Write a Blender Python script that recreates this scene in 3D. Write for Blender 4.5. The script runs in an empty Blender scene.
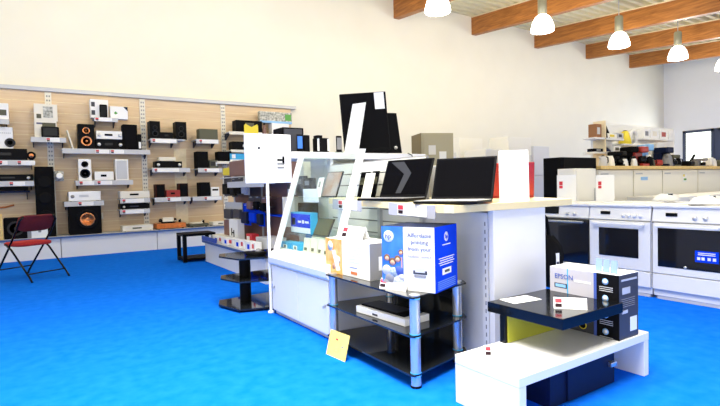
import bpy, bmesh, math, random
from mathutils import Vector, Matrix, Euler
random.seed(7)
WS, LE1, LE2, RE, SE, DE = .26, 106, 60, 370, 560, 190
PI = math.pi
C = bpy.context.scene.collection
sc = bpy.context.scene

# ------------------------------------------------------------------ camera
F = 494.2; CX, CY = 360.0, 203.0; H = 1.12
PITCH, ROLL, YAW = map(math.radians, (1.995, -1.407, 33.56))
_fw = Vector((0, math.cos(PITCH), -math.sin(PITCH)))
_up = Vector((0, math.sin(PITCH), math.cos(PITCH)))
_rt = Vector((1, 0, 0))
_c, _s = math.cos(ROLL), math.sin(ROLL)
_rt, _up = _c * _rt + _s * _up, -_s * _rt + _c * _up
_M = Matrix(((math.cos(YAW), math.sin(YAW), 0), (-math.sin(YAW), math.cos(YAW), 0), (0, 0, 1)))
RT, UP, FW = _M @ _rt, _M @ _up, _M @ _fw
CAM = Vector((0, 0, H))
cam = bpy.data.cameras.new('camera'); camo = bpy.data.objects.new('camera', cam); C.objects.link(camo)
cam.sensor_width = 36; cam.lens = F / 720 * 36; cam.clip_end = 200
camo.matrix_world = Matrix(((RT.x, UP.x, -FW.x, 0), (RT.y, UP.y, -FW.y, 0), (RT.z, UP.z, -FW.z, H), (0, 0, 0, 1)))
sc.camera = camo

def at(px, py, ax, val):
    """point of a real plane (x, y or z = val) seen at a place of the photograph"""
    d = (px - CX) / F * RT - (py - CY) / F * UP + FW
    i = 'xyz'.index(ax)
    return CAM + d * ((val - CAM[i]) / d[i])

# ------------------------------------------------------------------ materials
MATS = {}
def mat(name, col, rough=0.5, metal=0.0, noise=0.0, scale=20.0, emit=0.0, spec=0.5, bump=0.0, col2=None, spec_cap=1.0):
    if max(col) < .05 and rough > .3: spec_cap = .06
    if name in MATS: return MATS[name]
    m = bpy.data.materials.new(name); m.use_nodes = True
    n = m.node_tree.nodes; l = m.node_tree.links; b = n['Principled BSDF']
    b.inputs['Base Color'].default_value = (*col, 1)
    b.inputs['Roughness'].default_value = rough
    b.inputs['Metallic'].default_value = metal
    b.inputs['Specular IOR Level'].default_value = min(spec, spec_cap)
    if emit:
        b.inputs['Emission Color'].default_value = (*col, 1); b.inputs['Emission Strength'].default_value = emit
    tc = n.new('ShaderNodeTexCoord'); tx = n.new('ShaderNodeTexNoise')
    tx.inputs['Scale'].default_value = scale; tx.inputs['Detail'].default_value = 4
    l.new(tc.outputs['Object'], tx.inputs['Vector'])
    if noise or col2:
        cr = n.new('ShaderNodeValToRGB')
        c2 = col2 or tuple(min(1, c * (1 + noise)) for c in col)
        c1 = col if col2 else tuple(c * (1 - noise) for c in col)
        cr.color_ramp.elements[0].position = 0.3; cr.color_ramp.elements[1].position = 0.7
        cr.color_ramp.elements[0].color = (*c1, 1); cr.color_ramp.elements[1].color = (*c2, 1)
        l.new(tx.outputs['Fac'], cr.inputs['Fac']); l.new(cr.outputs['Color'], b.inputs['Base Color'])
    else:
        mr = n.new('ShaderNodeMapRange')
        mr.inputs['To Min'].default_value = max(0.02, rough - 0.04); mr.inputs['To Max'].default_value = min(1, rough + 0.04)
        l.new(tx.outputs['Fac'], mr.inputs['Value']); l.new(mr.outputs['Result'], b.inputs['Roughness'])
    if bump:
        bp = n.new('ShaderNodeBump'); bp.inputs['Strength'].default_value = bump; bp.inputs['Distance'].default_value = 0.01
        l.new(tx.outputs['Fac'], bp.inputs['Height']); l.new(bp.outputs['Normal'], b.inputs['Normal'])
    MATS[name] = m
    return m

def wood_mat(name, c1, c2, rough=0.5, stretch=(0.6, 12, 12)):
    m = bpy.data.materials.new(name); m.use_nodes = True
    n = m.node_tree.nodes; l = m.node_tree.links; b = n['Principled BSDF']
    tc = n.new('ShaderNodeTexCoord'); mp = n.new('ShaderNodeMapping'); tx = n.new('ShaderNodeTexNoise'); cr = n.new('ShaderNodeValToRGB')
    mp.inputs['Scale'].default_value = stretch
    tx.inputs['Scale'].default_value = 2.5; tx.inputs['Detail'].default_value = 6; tx.inputs['Distortion'].default_value = 0.6
    cr.color_ramp.elements[0].position = 0.3; cr.color_ramp.elements[1].position = 0.72
    cr.color_ramp.elements[0].color = (*c1, 1); cr.color_ramp.elements[1].color = (*c2, 1)
    l.new(tc.outputs['Object'], mp.inputs['Vector']); l.new(mp.outputs['Vector'], tx.inputs['Vector'])
    l.new(tx.outputs['Fac'], cr.inputs['Fac']); l.new(cr.outputs['Color'], b.inputs['Base Color'])
    b.inputs['Roughness'].default_value = rough
    MATS[name] = m
    return m

def glass_mat(name, tint, refl=0.06):
    m = bpy.data.materials.new(name); m.use_nodes = True
    n = m.node_tree.nodes; l = m.node_tree.links
    for q in list(n):
        if q.type == 'BSDF_PRINCIPLED': n.remove(q)
    out = n['Material Output']
    t = n.new('ShaderNodeBsdfTransparent'); g = n.new('ShaderNodeBsdfGlossy'); mx = n.new('ShaderNodeMixShader'); fr = n.new('ShaderNodeLayerWeight'); pw = n.new('ShaderNodeMath'); ad = n.new('ShaderNodeMath')
    t.inputs['Color'].default_value = (*tint, 1); g.inputs['Roughness'].default_value = 0.03
    pw.operation = 'POWER'; pw.inputs[1].default_value = 4; ad.operation = 'MULTIPLY_ADD'; ad.inputs[1].default_value = .3; ad.inputs[2].default_value = .025
    l.new(fr.outputs['Facing'], pw.inputs[0]); l.new(pw.outputs[0], ad.inputs[0]); l.new(ad.outputs[0], mx.inputs['Fac']); l.new(t.outputs[0], mx.inputs[1]); l.new(g.outputs[0], mx.inputs[2])
    l.new(mx.outputs[0], out.inputs['Surface'])
    MATS[name] = m
    return m

WALL = mat('wall_paint', (.85, .815, .69), .9, noise=.015, scale=1.5)
WALL2 = mat('wall_paint_white', (.85, .85, .83), .9, noise=.01, scale=1.5)
CARPET = mat('blue_carpet', (.002, .125, .68), 1.0, scale=11, spec=.02, bump=.25, col2=(.008, .155, .76))
WHITE = mat('white_laminate', (.80, .80, .795), .4)
WHITEG = mat('white_gloss', (.84, .84, .83), .2)
CREAM = mat('cream_enamel', (.90, .87, .77), .35)
GREYM = mat('grey_metal', (.50, .51, .54), .4, .3)
SILVER = mat('silver', (.72, .71, .68), .3, .5)
STEEL = mat('brushed_steel', (.62, .62, .60), .3, .9)
BLACK = mat('black_plastic', (.006, .006, .007), .45)
BLACKG = mat('black_gloss', (.004, .005, .007), .12, spec=.2)
BLACKM = mat('black_matte', (.005, .005, .006), .7)
SCREEN = mat('dark_screen', (.003, .003, .004), .3, spec=.01)
GRILLE = mat('speaker_grille', (.02, .021, .022), .8, noise=.3, scale=200)
CONE = mat('speaker_cone', (.035, .035, .038), .35)
OVENG = mat('oven_glass', (.006, .006, .008), .06, spec=.7)
COPPER = mat('copper_cone', (.85, .32, .12), .28, .85)
BROWN = mat('dark_red_brown', (.045, .012, .009), .5, noise=.2)
RED = mat('red_plastic', (.33, .016, .010), .35)
REDTAG = mat('label_red', (.65, .03, .05), .6)
BLKTAG = mat('label_dark', (.03, .015, .02), .6)
MAROON = mat('maroon_fabric', (.13, .006, .012), .9, noise=.25, scale=60, bump=.2)
REDSEAT = mat('red_fabric', (.42, .018, .015), .9, noise=.2, scale=60, bump=.2)
PAPER = mat('white_paper', (.88, .88, .87), .7)
OFFW = mat('off_white_board', (.80, .76, .66), .6)
BLUEP = mat('print_blue', (.003, .05, .68), .8, spec=.06)
EDGEB = mat('dull_blue_edge', (.07, .13, .32), .5, spec=.2)
RAILG = mat('rail_lilac_grey', (.42, .43, .50), .5)
SKYP = mat('print_sky', (.02, .13, .62), .4, col2=(.06, .24, .70), scale=9)
CYANP = mat('print_cyan', (.02, .38, .72), .4)
NAVY = mat('navy', (.008, .014, .045), .35)
DGREY = mat('print_dark_grey', (.05, .052, .065), .4, spec=.3)
MGREY = mat('mid_grey', (.25, .25, .26), .5)
LGREY = mat('light_grey', (.55, .56, .58), .5)
OLIVE = mat('olive_grey', (.09, .09, .055), .6)
LIME = mat('lime_lacquer', (.36, .37, .03), .4)
YELLOW = mat('yellow_card', (.86, .66, .16), .6, noise=.1)
YEL = mat('bright_yellow', (.85, .68, .04), .5)
ORANGE = mat('orange_wood', (.62, .17, .03), .35, noise=.2)
ORPR = mat('print_orange', (.85, .33, .04), .5, col2=(.93, .62, .22), scale=18)
SKIN = mat('print_skin', (.62, .33, .22), .6)
HAIR = mat('print_hair', (.12, .06, .03), .6)
MAUVE = mat('mauve_board', (.24, .13, .11), .7)
BEIGE = mat('beige_enamel', (.46, .40, .24), .5)
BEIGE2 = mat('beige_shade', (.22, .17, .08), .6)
PALEW = mat('pale_wood_edge', (.85, .72, .48), .5, noise=.06)
GOLDW = mat('golden_wood', (.80, .56, .20), .5, noise=.12)
COUNTER = mat('counter_top', (.80, .67, .37), .35, noise=.03, scale=6)
DECK = mat('roof_deck', (.78, .72, .46), .6)
LAMPG = mat('lamp_housing', (.38, .37, .26), .4, .3)
GLOW = mat('lamp_glow', (1.0, .97, .84), .5, emit=9.0)
PGREEN = mat('print_green', (.10, .35, .06), .6)
PTEXT = mat('print_text', (.12, .12, .20), .6)
PTEXTB = mat('print_text_blue', (.05, .10, .42), .6)
BLOTCH = mat('printed_photo', (.75, .74, .68), .5, col2=(.12, .13, .11), scale=22)
FRAME = mat('window_frame', (.045, .06, .11), .5)
SLAT = wood_mat('slat_wood', (.69, .50, .30), (.78, .60, .39), .5)
BEAMW = wood_mat('glulam', (.26, .085, .014), (.55, .215, .045), .5, (8, .8, 8))
GLASS = glass_mat('clear_glass', (.93, .97, .95))
SMOKE = mat('smoked_glass', (.012, .014, .017), .05)
TINT = glass_mat('dark_tint_glass', (.22, .23, .24))
BLUEWHITE = mat('column_aluminium', (.62, .64, .68), .25, .7)
REDBL = mat('kettle_red', (.40, .03, .02), .3)
LBLUE = mat('pale_blue_plastic', (.25, .5, .85), .4)

# ------------------------------------------------------------------ mesh building
class MB:
    def __init__(s): s.bm = bmesh.new(); s.m = []
    def mi(s, m):
        if m not in s.m: s.m.append(m)
        return s.m.index(m)
    def merge(s, b2, m, smooth=False, M=None):
        i = s.mi(m)
        for f in b2.faces: f.material_index = i; f.smooth = smooth
        if M is not None: b2.transform(M)
        me = bpy.data.meshes.new('tmp'); b2.to_mesh(me); b2.free(); s.bm.from_mesh(me); bpy.data.meshes.remove(me)
        return s
    def box(s, x0, x1, y0, y1, z0, z1, m, bev=0.0, M=None):
        b = bmesh.new(); bmesh.ops.create_cube(b, size=1)
        sx, sy, sz = abs(x1 - x0), abs(y1 - y0), abs(z1 - z0)
        for v in b.verts: v.co = Vector(((x0 + x1) / 2 + v.co.x * sx, (y0 + y1) / 2 + v.co.y * sy, (z0 + z1) / 2 + v.co.z * sz))
        if bev > 0:
            bmesh.ops.bevel(b, geom=b.edges[:], offset=min(bev, .45 * min(sx, sy, sz)), segments=2, affect='EDGES', profile=.5)
        return s.merge(b, m, False, M)
    def cyl(s, p0, p1, r, m, r1=None, seg=20):
        p0, p1 = Vector(p0), Vector(p1); d = p1 - p0
        b = bmesh.new(); bmesh.ops.create_cone(b, cap_ends=True, segments=seg, radius1=r, radius2=r if r1 is None else r1, depth=d.length)
        q = Vector((0, 0, 1)).rotation_difference(d.normalized()).to_matrix().to_4x4()
        b.transform(Matrix.Translation((p0 + p1) / 2) @ q)
        s.merge(b, m, False)
        return s
    def lathe(s, prof, m, c=(0, 0, 0), seg=24, axis='z'):
        b = bmesh.new(); rings = []
        for r, z in prof:
            ring = []
            for k in range(seg):
                a = 2 * PI * k / seg
                ring.append(b.verts.new((r * math.cos(a), r * math.sin(a), z)))
            rings.append(ring)
        for a, c2 in zip(rings, rings[1:]):
            for k in range(seg): b.faces.new((a[k], a[(k + 1) % seg], c2[(k + 1) % seg], c2[k]))
        b.faces.new(rings[0][::-1]); b.faces.new(rings[-1])
        Mx = Matrix.Translation(c)
        if axis == 'y': Mx = Mx @ Matrix.Rotation(PI / 2, 4, 'X')     # z -> -y (towards the front)
        if axis == 'x': Mx = Mx @ Matrix.Rotation(PI / 2, 4, 'Y')
        s.merge(b, m, True, Mx)
        return s
    def tube(s, pts, r, m, seg=8):
        pts = [Vector(p) for p in pts]; b = bmesh.new(); rings = []
        for i, p in enumerate(pts):
            d = (pts[min(i + 1, len(pts) - 1)] - pts[max(i - 1, 0)]).normalized()
            q = Vector((0, 0, 1)).rotation_difference(d).to_matrix()
            rings.append([b.verts.new(p + q @ Vector((r * math.cos(2 * PI * k / seg), r * math.sin(2 * PI * k / seg), 0))) for k in range(seg)])
        for a, c2 in zip(rings, rings[1:]):
            for k in range(seg): b.faces.new((a[k], a[(k + 1) % seg], c2[(k + 1) % seg], c2[k]))
        b.faces.new(rings[0][::-1]); b.faces.new(rings[-1])
        return s.merge(b, m, True)
    def prism(s, pts, off, m):
        """polygon pts extruded by the vector off"""
        b = bmesh.new(); a = [b.verts.new(Vector(p)) for p in pts]; c2 = [b.verts.new(Vector(p) + Vector(off)) for p in pts]
        b.faces.new(a); b.faces.new(c2[::-1]); n = len(a)
        for k in range(n): b.faces.new((a[k], c2[k], c2[(k + 1) % n], a[(k + 1) % n]))
        bmesh.ops.recalc_face_normals(b, faces=b.faces[:])
        return s.merge(b, m)
    def text(s, t, size, m, x, z, y=0.0, align='CENTER', M=None):
        """flat lettering facing -y, centred on x, baseline at z"""
        cu = bpy.data.curves.new('t', 'FONT'); cu.body = t; cu.size = size; cu.align_x = align; cu.extrude = 0.0008; cu.resolution_u = 2
        o = bpy.data.objects.new('t', cu); C.objects.link(o)
        dg = bpy.context.evaluated_depsgraph_get(); me = bpy.data.meshes.new_from_object(o.evaluated_get(dg))
        b = bmesh.new(); b.from_mesh(me); bpy.data.meshes.remove(me); bpy.data.objects.remove(o); bpy.data.curves.remove(cu)
        Mx = Matrix.Translation((x, y - .0005, z)) @ Matrix.Rotation(PI / 2, 4, 'X')
        return s.merge(b, m, False, Mx if M is None else M @ Mx)
    def build(s, name, parent=None):
        me = bpy.data.meshes.new(name); s.bm.to_mesh(me); s.bm.free()
        for m in s.m: me.materials.append(m)
        o = bpy.data.objects.new(name, me); C.objects.link(o)
        if parent: o.parent = parent
        return o

def thing(name, label, cat, loc=(0, 0, 0), rz=0.0, group=None, rx=0.0):
    o = bpy.data.objects.new(name, None); C.objects.link(o); o.empty_display_size = .05
    o.location = loc; o.rotation_euler = (rx, 0, math.radians(rz)); o['label'] = label; o['category'] = cat
    if group: o['group'] = group
    return o
def tag(o, label, cat, group=None, loc=None, rz=None, rx=None, ry=None):
    o['label'] = label; o['category'] = cat
    if group: o['group'] = group
    if loc is not None: o.location = loc
    e = list(o.rotation_euler)
    if rx is not None: e[0] = math.radians(rx)
    if ry is not None: e[1] = math.radians(ry)
    if rz is not None: e[2] = math.radians(rz)
    o.rotation_euler = e
    return o
def struct(o, label=None):
    o['kind'] = 'structure'
    if label: o['label'] = label
    return o
def copy_tree(o, parent=None):
    c = o.copy(); C.objects.link(c)
    if parent: c.parent = parent
    for ch in list(o.children): copy_tree(ch, c)
    return c
def again(o, label, loc, rz=None, group=None):
    c = copy_tree(o); c['label'] = label; c.location = loc
    if rz is not None: c.rotation_euler[2] = math.radians(rz)
    if group: c['group'] = group
    return c

# ------------------------------------------------------------------ the hall
XR, YW = 22.7, 10.5
struct(MB().box(-5, XR, -9, YW + .1, -.1, 0, CARPET).build('floor'))
struct(MB().box(-5, XR + .2, YW, YW + .2, 0, 6.25, WALL).build('wall_back'))
struct(MB().box(-5.2, -5, 2, YW + .2, 0, 6.25, WALL).build('wall_left'))
# end wall with the window band
w = MB()
WZ0, WZ1 = 1.3, 3.06
w.box(XR, XR + .06, -2, YW, 0, WZ0, WALL2); w.box(XR, XR + .06, -2, YW, WZ1, 6.25, WALL2)
w.box(XR, XR + .06, 9.75, YW, WZ0, WZ1, WALL2); w.box(XR, XR + .06, -2, 6.2, WZ0, WZ1, WALL2)
struct(w.build('wall_right'))
for i, (y0, y1) in enumerate(((8.62, 9.75), (7.35, 8.48), (6.2, 7.2))):
    wf = MB()
    for a, b_, c_, d_ in ((y0, y1, WZ0, WZ0 + .09), (y0, y1, WZ1 - .1, WZ1), (y0, y0 + .1, WZ0, WZ1), (y1 - .1, y1, WZ0, WZ1)):
        wf.box(XR - .03, XR + .05, a, b_, c_, d_, FRAME)
    wo = struct(wf.build('window_%d' % (i + 1)), 'dark blue framed window in the end wall above the small appliances')
    MB().box(XR + .01, XR + .02, y0 + .1, y1 - .1, WZ0 + .09, WZ1 - .1, GLASS).build('glass_pane', wo)
# mullion posts between the windows
struct(MB().box(XR, XR + .15, 8.48, 8.62, WZ0, WZ1, FRAME).build('trim_1'))
struct(MB().box(XR, XR + .15, 7.2, 7.35, WZ0, WZ1, FRAME).build('trim_2'))

SL = .075                       # the roof falls towards the shop front
def zb(y): return 5.53 - SL * (YW - y)
Y0 = -1.5
dk = bmesh.new(); i = 0; rows = []
prof = []
y = Y0
while y < YW + .01:
    for dy, dz in ((0, 0), (.11, 0), (.14, .09), (.25, .09), (.28, 0)):
        if dy < .29: prof.append((y + dy, dz))
    y += .29
vs0 = [dk.verts.new((-5, yy, zb(yy) + .53 + dz)) for yy, dz in prof]
vs1 = [dk.verts.new((XR + .1, yy, zb(yy) + .53 + dz)) for yy, dz in prof]
for k in range(len(prof) - 1): dk.faces.new((vs0[k], vs0[k + 1], vs1[k + 1], vs1[k]))
struct(MB().merge(dk, DECK).build('ceiling'))
for k, bx in enumerate((5.25, 8.18, 11.1, 14.03, 16.96, 19.93)):
    b = MB(); y0 = Y0
    b.prism([(bx - .0, y0, zb(y0)), (bx, YW, zb(YW)), (bx, YW, zb(YW) + .52), (bx, y0, zb(y0) + .52)], (.18, 0, 0), BEAMW)
    b.prism([(bx - .02, y0, zb(y0) + .50), (bx - .02, YW, zb(YW) + .50), (bx - .02, YW, zb(YW) + .53), (bx - .02, y0, zb(y0) + .53)], (.22, 0, 0), PALEW)
    struct(b.build('ceiling_beam'), 'laminated wooden roof beam under the ribbed metal deck')

lampn = ['pendant lamp at the top edge beside the first beam', 'pendant lamp hanging between the second and third beam',
         'pendant lamp hanging in front of the fourth beam, beside the hanging rod', 'pendant lamp hanging before the last beams above the window side', 'pendant lamp cut by the right edge of the photo']
lamp0 = None
for k, (lx, ly) in enumerate(((6.97, 7.5), (9.98, 7.24), (12.93, 7.07), (15.85, 6.94), (18.8, 6.85))):
    lz = 4.58
    t = thing('pendant_lamp', 'bell-shaped glowing ' + lampn[k], 'lamp', (lx, ly, lz), 0, 'bell pendant lamps under the roof')
    MB().lathe([(.25, 0), (.262, .02), (.25, .10), (.215, .22), (.16, .32), (.10, .37)], GLOW).build('glass_shade', t)
    MB().lathe([(.09, .37), (.10, .38), (.10, .76), (.08, .79), (.03, .80)], LAMPG).build('gear_housing', t)
    MB().cyl((0, 0, .80), (0, 0, zb(ly) + .53 - lz), .012, LGREY, seg=8).build('suspension_rod', t)

# ------------------------------------------------------------------ left display wall
YP = 10.40                      # face of the slatted panel
ZL = .375                       # top of the plinth
sw = thing('slatwall', 'maple slatwall display with grey top rail carrying the hi-fi equipment', 'slatwall', (0, YP, 0))
XE = 5.05; bays = [-2.8, -1.24, .31, 1.86, 3.45, XE]
ztop = 2.93
for a, b_ in zip(bays, bays[1:]):
    p = MB(); p.box(a + .003, b_ - .003, .006, .085, ZL, ztop, PALEW)
    z = ZL + .005
    while z < ztop - .02:
        p.box(a + .003, b_ - .003, 0, .03, z, min(z + .186, ztop), SLAT); z += .198
    p.build('slat_panel', sw)
for bx in bays[1:-1]:
    u = MB(); u.box(bx - .05, bx + .05, -.022, 0, ZL, ztop - .02, OFFW)
    z = ZL + .05
    while z < ztop - .1:
        u.box(bx - .03, bx - .008, -.024, -.02, z, z + .03, MGREY); u.box(bx + .008, bx + .03, -.024, -.02, z, z + .03, MGREY); z += .075
    u.build('upright', sw)
MB().box(-2.8, XE + .12, -.05, .09, ztop - .01, ztop + .06, GREYM, .006).build('top_rail', sw)

pj = [-2.76, -1.18, .39, 1.96, 3.52, 5.1]
pl = ['beyond the left edge of the photo', 'under the folding chair and the tall floor speaker', 'under the copper-coned subwoofer', 'under the orange turntable', 'behind the low display island']
for k in range(5):
    t = thing('plinth_unit', 'grey-white base plinth with blue-edged top, section ' + pl[k], 'plinth', (pj[k], 9.95, 0), 0, 'plinth sections along the display wall')
    wd = pj[k + 1] - pj[k]
    MB().box(.006, wd - .006, .03, .44, 0, ZL - .035, WHITE).build('front_panel', t)
    m = MB(); m.box(0, wd, -.01, .445, ZL - .03, ZL, LGREY, .004); m.box(0, wd, -.014, -.008, ZL - .035, ZL - .004, EDGEB)
    m.build('top_board', t)

def tagcard(b, x, w_, y, z, h):
    b.box(x, x + w_, y - .003, y, z, z + h, PAPER)
    b.box(x + .005, x + .055, y - .005, y - .002, z + h * .52, z + h * .92, REDTAG)
    b.box(x + .008, x + .052, y - .005, y - .002, z + h * .14, z + h * .46, BLKTAG)

def shelf(px0, px1, pyt, label, tags=(), lip=.085, dep=.36, yf=10.02, mt=LGREY):
    """a steel shelf whose front lip runs px0..px1 with its top at pyt"""
    a, b_ = at(px0, pyt, 'y', yf), at(px1, pyt, 'y', yf); z = (a.z + b_.z) / 2; wd = b_.x - a.x
    t = thing('wall_shelf', label, 'shelf', (a.x, yf, z), 0, 'steel shelves on the display wall')
    MB().box(0, wd, .0, dep, -.022, 0, mt, .003).box(0, wd, -.006, .004, -lip, .003, mt, .003).build('shelf_board', t)
    for s_ in (.03, wd - .05):
        MB().prism([(s_, .01, -.02), (s_, dep, -.02), (s_, dep, -.15), (s_, dep - .06, -.15)], (.012, 0, 0), NAVY).build('bracket', t)
    for tx in tags:
        c = MB(); x0 = at(tx[0], pyt, 'y', yf).x - a.x; x1 = at(tx[1], pyt, 'y', yf).x - a.x
        tagcard(c, x0, x1 - x0, -.007, -lip + .008, lip - .016); c.build('price_label', t)
    return z

def xs(px0, px1, py, yf): return at(px0, py, 'y', yf).x, at(px1, py, 'y', yf).x
def zs(py0, py1, px, yf): return at(px, py0, 'y', yf).z, at(px, py1, 'y', yf).z

def place(px0, py0, px1, yf, z):
    """front left x, width, height of something standing at height z whose front spans px0..px1 and whose top is py0"""
    x0, x1 = xs(px0, px1, py0, yf); zt = at((px0 + px1) / 2, py0, 'y', yf).z
    return x0, x1 - x0, zt - z

def speaker(label, px0, py0, px1, yf, z, dep=.22, body=BLACK, cones=(), grille=None, coneM=CONE, name='loudspeaker', cat='speaker', group='loudspeakers on the display wall'):
    x, wd, h = place(px0, py0, px1, yf, z)
    t = thing(name, label, cat, (x, yf, z), 0, group)
    MB().box(0, wd, 0, dep, 0, h, body, .006).build('cabinet', t)
    if grille: MB().box(wd * .1, wd * .9, -.008, .002, h * .06, h * .94, grille, .004).build('grille', t)
    for cz, r in cones:
        R_ = r * wd
        MB().lathe([(R_ * 1.12, 0), (R_ * 1.12, .008), (R_, .01), (R_ * .55, -.012), (R_ * .3, -.012), (R_ * .22, .004), (.001, .008)], coneM, (wd / 2, 0, h * cz), 24, 'y').build('driver', t)
    return t
def hifi(label, px0, py0, px1, yf, z, dep=.3, body=BLACK, panel=BLACKG, knobs=2, slot=True, name='amplifier', cat='amplifier', group='hi-fi components on the display wall', slotm=None):
    x, wd, h = place(px0, py0, px1, yf, z)
    t = thing(name, label, cat, (x, yf, z), 0, group)
    MB().box(0, wd, 0, dep, .008, h, body, .005).build('housing', t)
    if slot:
        c = slotm or panel
        MB().box(wd * .32, wd * .62, -.004, .002, h * .42, h * .66, c, .001).build('display', t)
    for k in range(knobs):
        kx = wd * (.12 if k == 0 else .9 - .12 * (k - 1)); r = min(.03, h * .22)
        MB().lathe([(r, 0), (r * .95, .016), (.001, .018)], SILVER if body is not SILVER and body is not OFFW else MGREY, (kx, 0, h * .5), 18, 'y').build('knob', t)
    f = MB()
    for fx in (wd * .08, wd * .92):
        for fy in (dep * .12, dep * .88): f.cyl((fx, fy, 0), (fx, fy, .009), .012, BLACK, seg=10)
    f.build('feet', t)
    return t
def carton(label, px0, py0, px1, yf, z, dep=.2, body=PAPER, prints=(), name='carton', cat='box', group=None):
    x, wd, h = place(px0, py0, px1, yf, z)
    t = thing(name, label, cat, (x, yf, z), 0, group)
    MB().box(0, wd, 0, dep, 0, h, body, .002).build('box_body', t)
    for (a, b_, c_, d_, m) in prints:
        MB().box(wd * a, wd * b_, -.002, .001, h * c_, h * d_, m).build('printed_panel', t)
    return t

G = 10.06
# --- bay one
z = shelf(-14, 34.5, 160.3, 'long grey shelf under the black receiver and white speaker at far left', ((-2, 7.5), (17, 35)))
hifi('wide black receiver on the far-left upper shelf beside a small round speaker', -16, 148.5, 27, G, z, knobs=1)
x, wd, h = place(-8, 127, 12.5, 10.15, z + at(10, 148.5, 'y', G).z - z)
zr = at(10, 148.5, 'y', G).z
t = thing('loudspeaker', 'flat white speaker with a dark round cone standing on the black receiver', 'speaker', (x, 10.12, zr), 0, 'loudspeakers on the display wall')
MB().box(0, wd, 0, .16, 0, h, WHITEG, .008).build('cabinet', t)
MB().lathe([(.075, 0), (.075, .01), (.06, .012), (.03, -.005), (.001, -.002)], CONE, (wd * .84, 0, h * .28), 24, 'y').build('driver', t)
g = MB()
for k in range(6): g.box(wd * (.4 + .09 * k), wd * (.44 + .09 * k), -.003, .001, h * .7, h * .74, MGREY)
g.build('vent', t)
p = at(31.5, 160, 'y', G); rr = .068
t = thing('loudspeaker', 'small round black speaker at the end of the far-left upper shelf', 'speaker', (p.x, G, z), 0, 'loudspeakers on the display wall')
MB().lathe([(rr * .9, -.09), (rr, -.03), (rr, .0), (rr * .86, .015)], BLACK, (0, .0, .085), 24, 'y').build('cabinet', t)
MB().lathe([(rr * .7, .012), (rr * .3, .018), (.001, .026)], COPPER, (0, 0, .085), 20, 'y').build('driver', t)
MB().box(-.03, .03, -.01, .06, 0, .03, BLACK, .004).build('foot', t)
z = shelf(-14, 34, 181.3, 'long grey shelf under the flat black player at far left', ((9, 25),))
hifi('wide flat black player on the far-left middle shelf', -16, 174.5, 33, G, z, knobs=2)
hifi('thin black disc player on the narrow shelf below the flat black player', -16, 187.2, 28, 10.14, shelf(-14, 30, 191, 'thin dark shelf, lowest at the far left behind the floor speaker', (), .03, .28, 10.1, NAVY), knobs=0, slot=False, name='disc_player', cat='disc player')
z = shelf(-6, 9, 119, 'short shelf holding the white picture box at the far-left top', ())
carton('white product box with a dark device picture, topmost at the far left edge', -6, 103, 8, G, z, .2, PAPER, ((.35, .85, .25, .6, OLIVE),))
# brass cable hook rail
t = thing('cable', 'orange cable lying along the slats left of the tall floor speaker', 'cable', (0, 10.39, 0))
a, b_ = at(-3, 208, 'y', 10.37), at(14, 205, 'y', 10.37)
MB().tube([(a.x, -.02, a.z), ((a.x + b_.x) / 2, -.03, (a.z + b_.z) / 2 - .01), (b_.x, -.02, b_.z)], .014, ORANGE).build('cord', t)

# tall floor speaker on the plinth
x, wd, h = place(34, 166.5, 53.5, 10.0, ZL)
t = thing('floor_speaker', 'tall black floor-standing speaker on the plinth behind the folding chair', 'speaker', (x, 10.0, ZL), 0, 'loudspeakers on the display wall')
MB().box(0, wd, 0, .32, 0, h, BLACKM, .008).build('cabinet', t)
MB().box(wd * .08, wd * .92, -.012, .002, h * .05, h * .97, BLACKM, .004).build('grille', t)
for cz in (.3, .55, .78): MB().lathe([(wd * .36, .012), (wd * .36, .018), (wd * .28, .015), (.001, .02)], BLACK, (wd / 2, 0, h * cz), 24, 'y').build('driver', t)
# black box and wood leg at the far left on the plinth
speaker('large black subwoofer on the plinth behind the red chair back', 3, 218, 27, 10.0, ZL, .36, BLACKM, ((.5, .33),), name='subwoofer')
x = at(.8, 230, 'y', 9.98).x
tag(MB().box(-.05, .03, 0, .05, 0, .42, GOLDW, .004).build('wooden_post'), 'short light wooden post at the left edge beside the black subwoofer', 'post', None, (x, 9.93, ZL))
x, wd, h = place(31, 224.5, 47.5, 9.97, ZL)
t = thing('carton', 'white box with a grey device picture seen under the red chair back', 'box', (x, 9.97, ZL))
MB().box(0, wd, 0, .18, 0, h, PAPER, .002).build('box_body', t)
MB().box(wd * .42, wd * .6, -.002, .001, h * .4, h * .92, MGREY).build('printed_panel', t)
x, wd, h = place(27, 224, 31, 9.98, ZL)
tag(MB().box(0, wd, 0, .2, 0, h, MGREY, .003).build('carton'), 'narrow grey box between the black subwoofer and the white picture box', 'box', None, (x, 9.98, ZL))

# --- bay two
z = shelf(30.5, 66, 137.4, 'grey shelf holding the two stacked printed boxes', ((46, 59.5),))
carton('lower printed box of the stack, half hidden by a black media player', 34, 121, 56.5, 10.12, z, .22, OFFW, ((.1, .4, .8, .9, PTEXT), (.35, .95, .55, .9, OLIVE)))
z2 = at(45, 121, 'y', 10.12).z
carton('upper printed box with a camera picture, topmost of the stack of two', 33.5, 104, 57, 10.12, z2, .22, OFFW, ((.1, .3, .15, .4, OLIVE), (.38, .8, .2, .85, BLOTCH)))
x, wd, h = place(41, 126.5, 59, 10.05, z)
t = thing('media_player', 'black upright media player in front of the stacked printed boxes', 'media player', (x, 10.04, z))
MB().box(0, wd, 0, .06, 0, h, BLACK, .02).build('housing', t); MB().box(wd * .1, wd * .9, -.004, .002, h * .15, h * .9, BLACKG, .004).build('screen', t)

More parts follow.
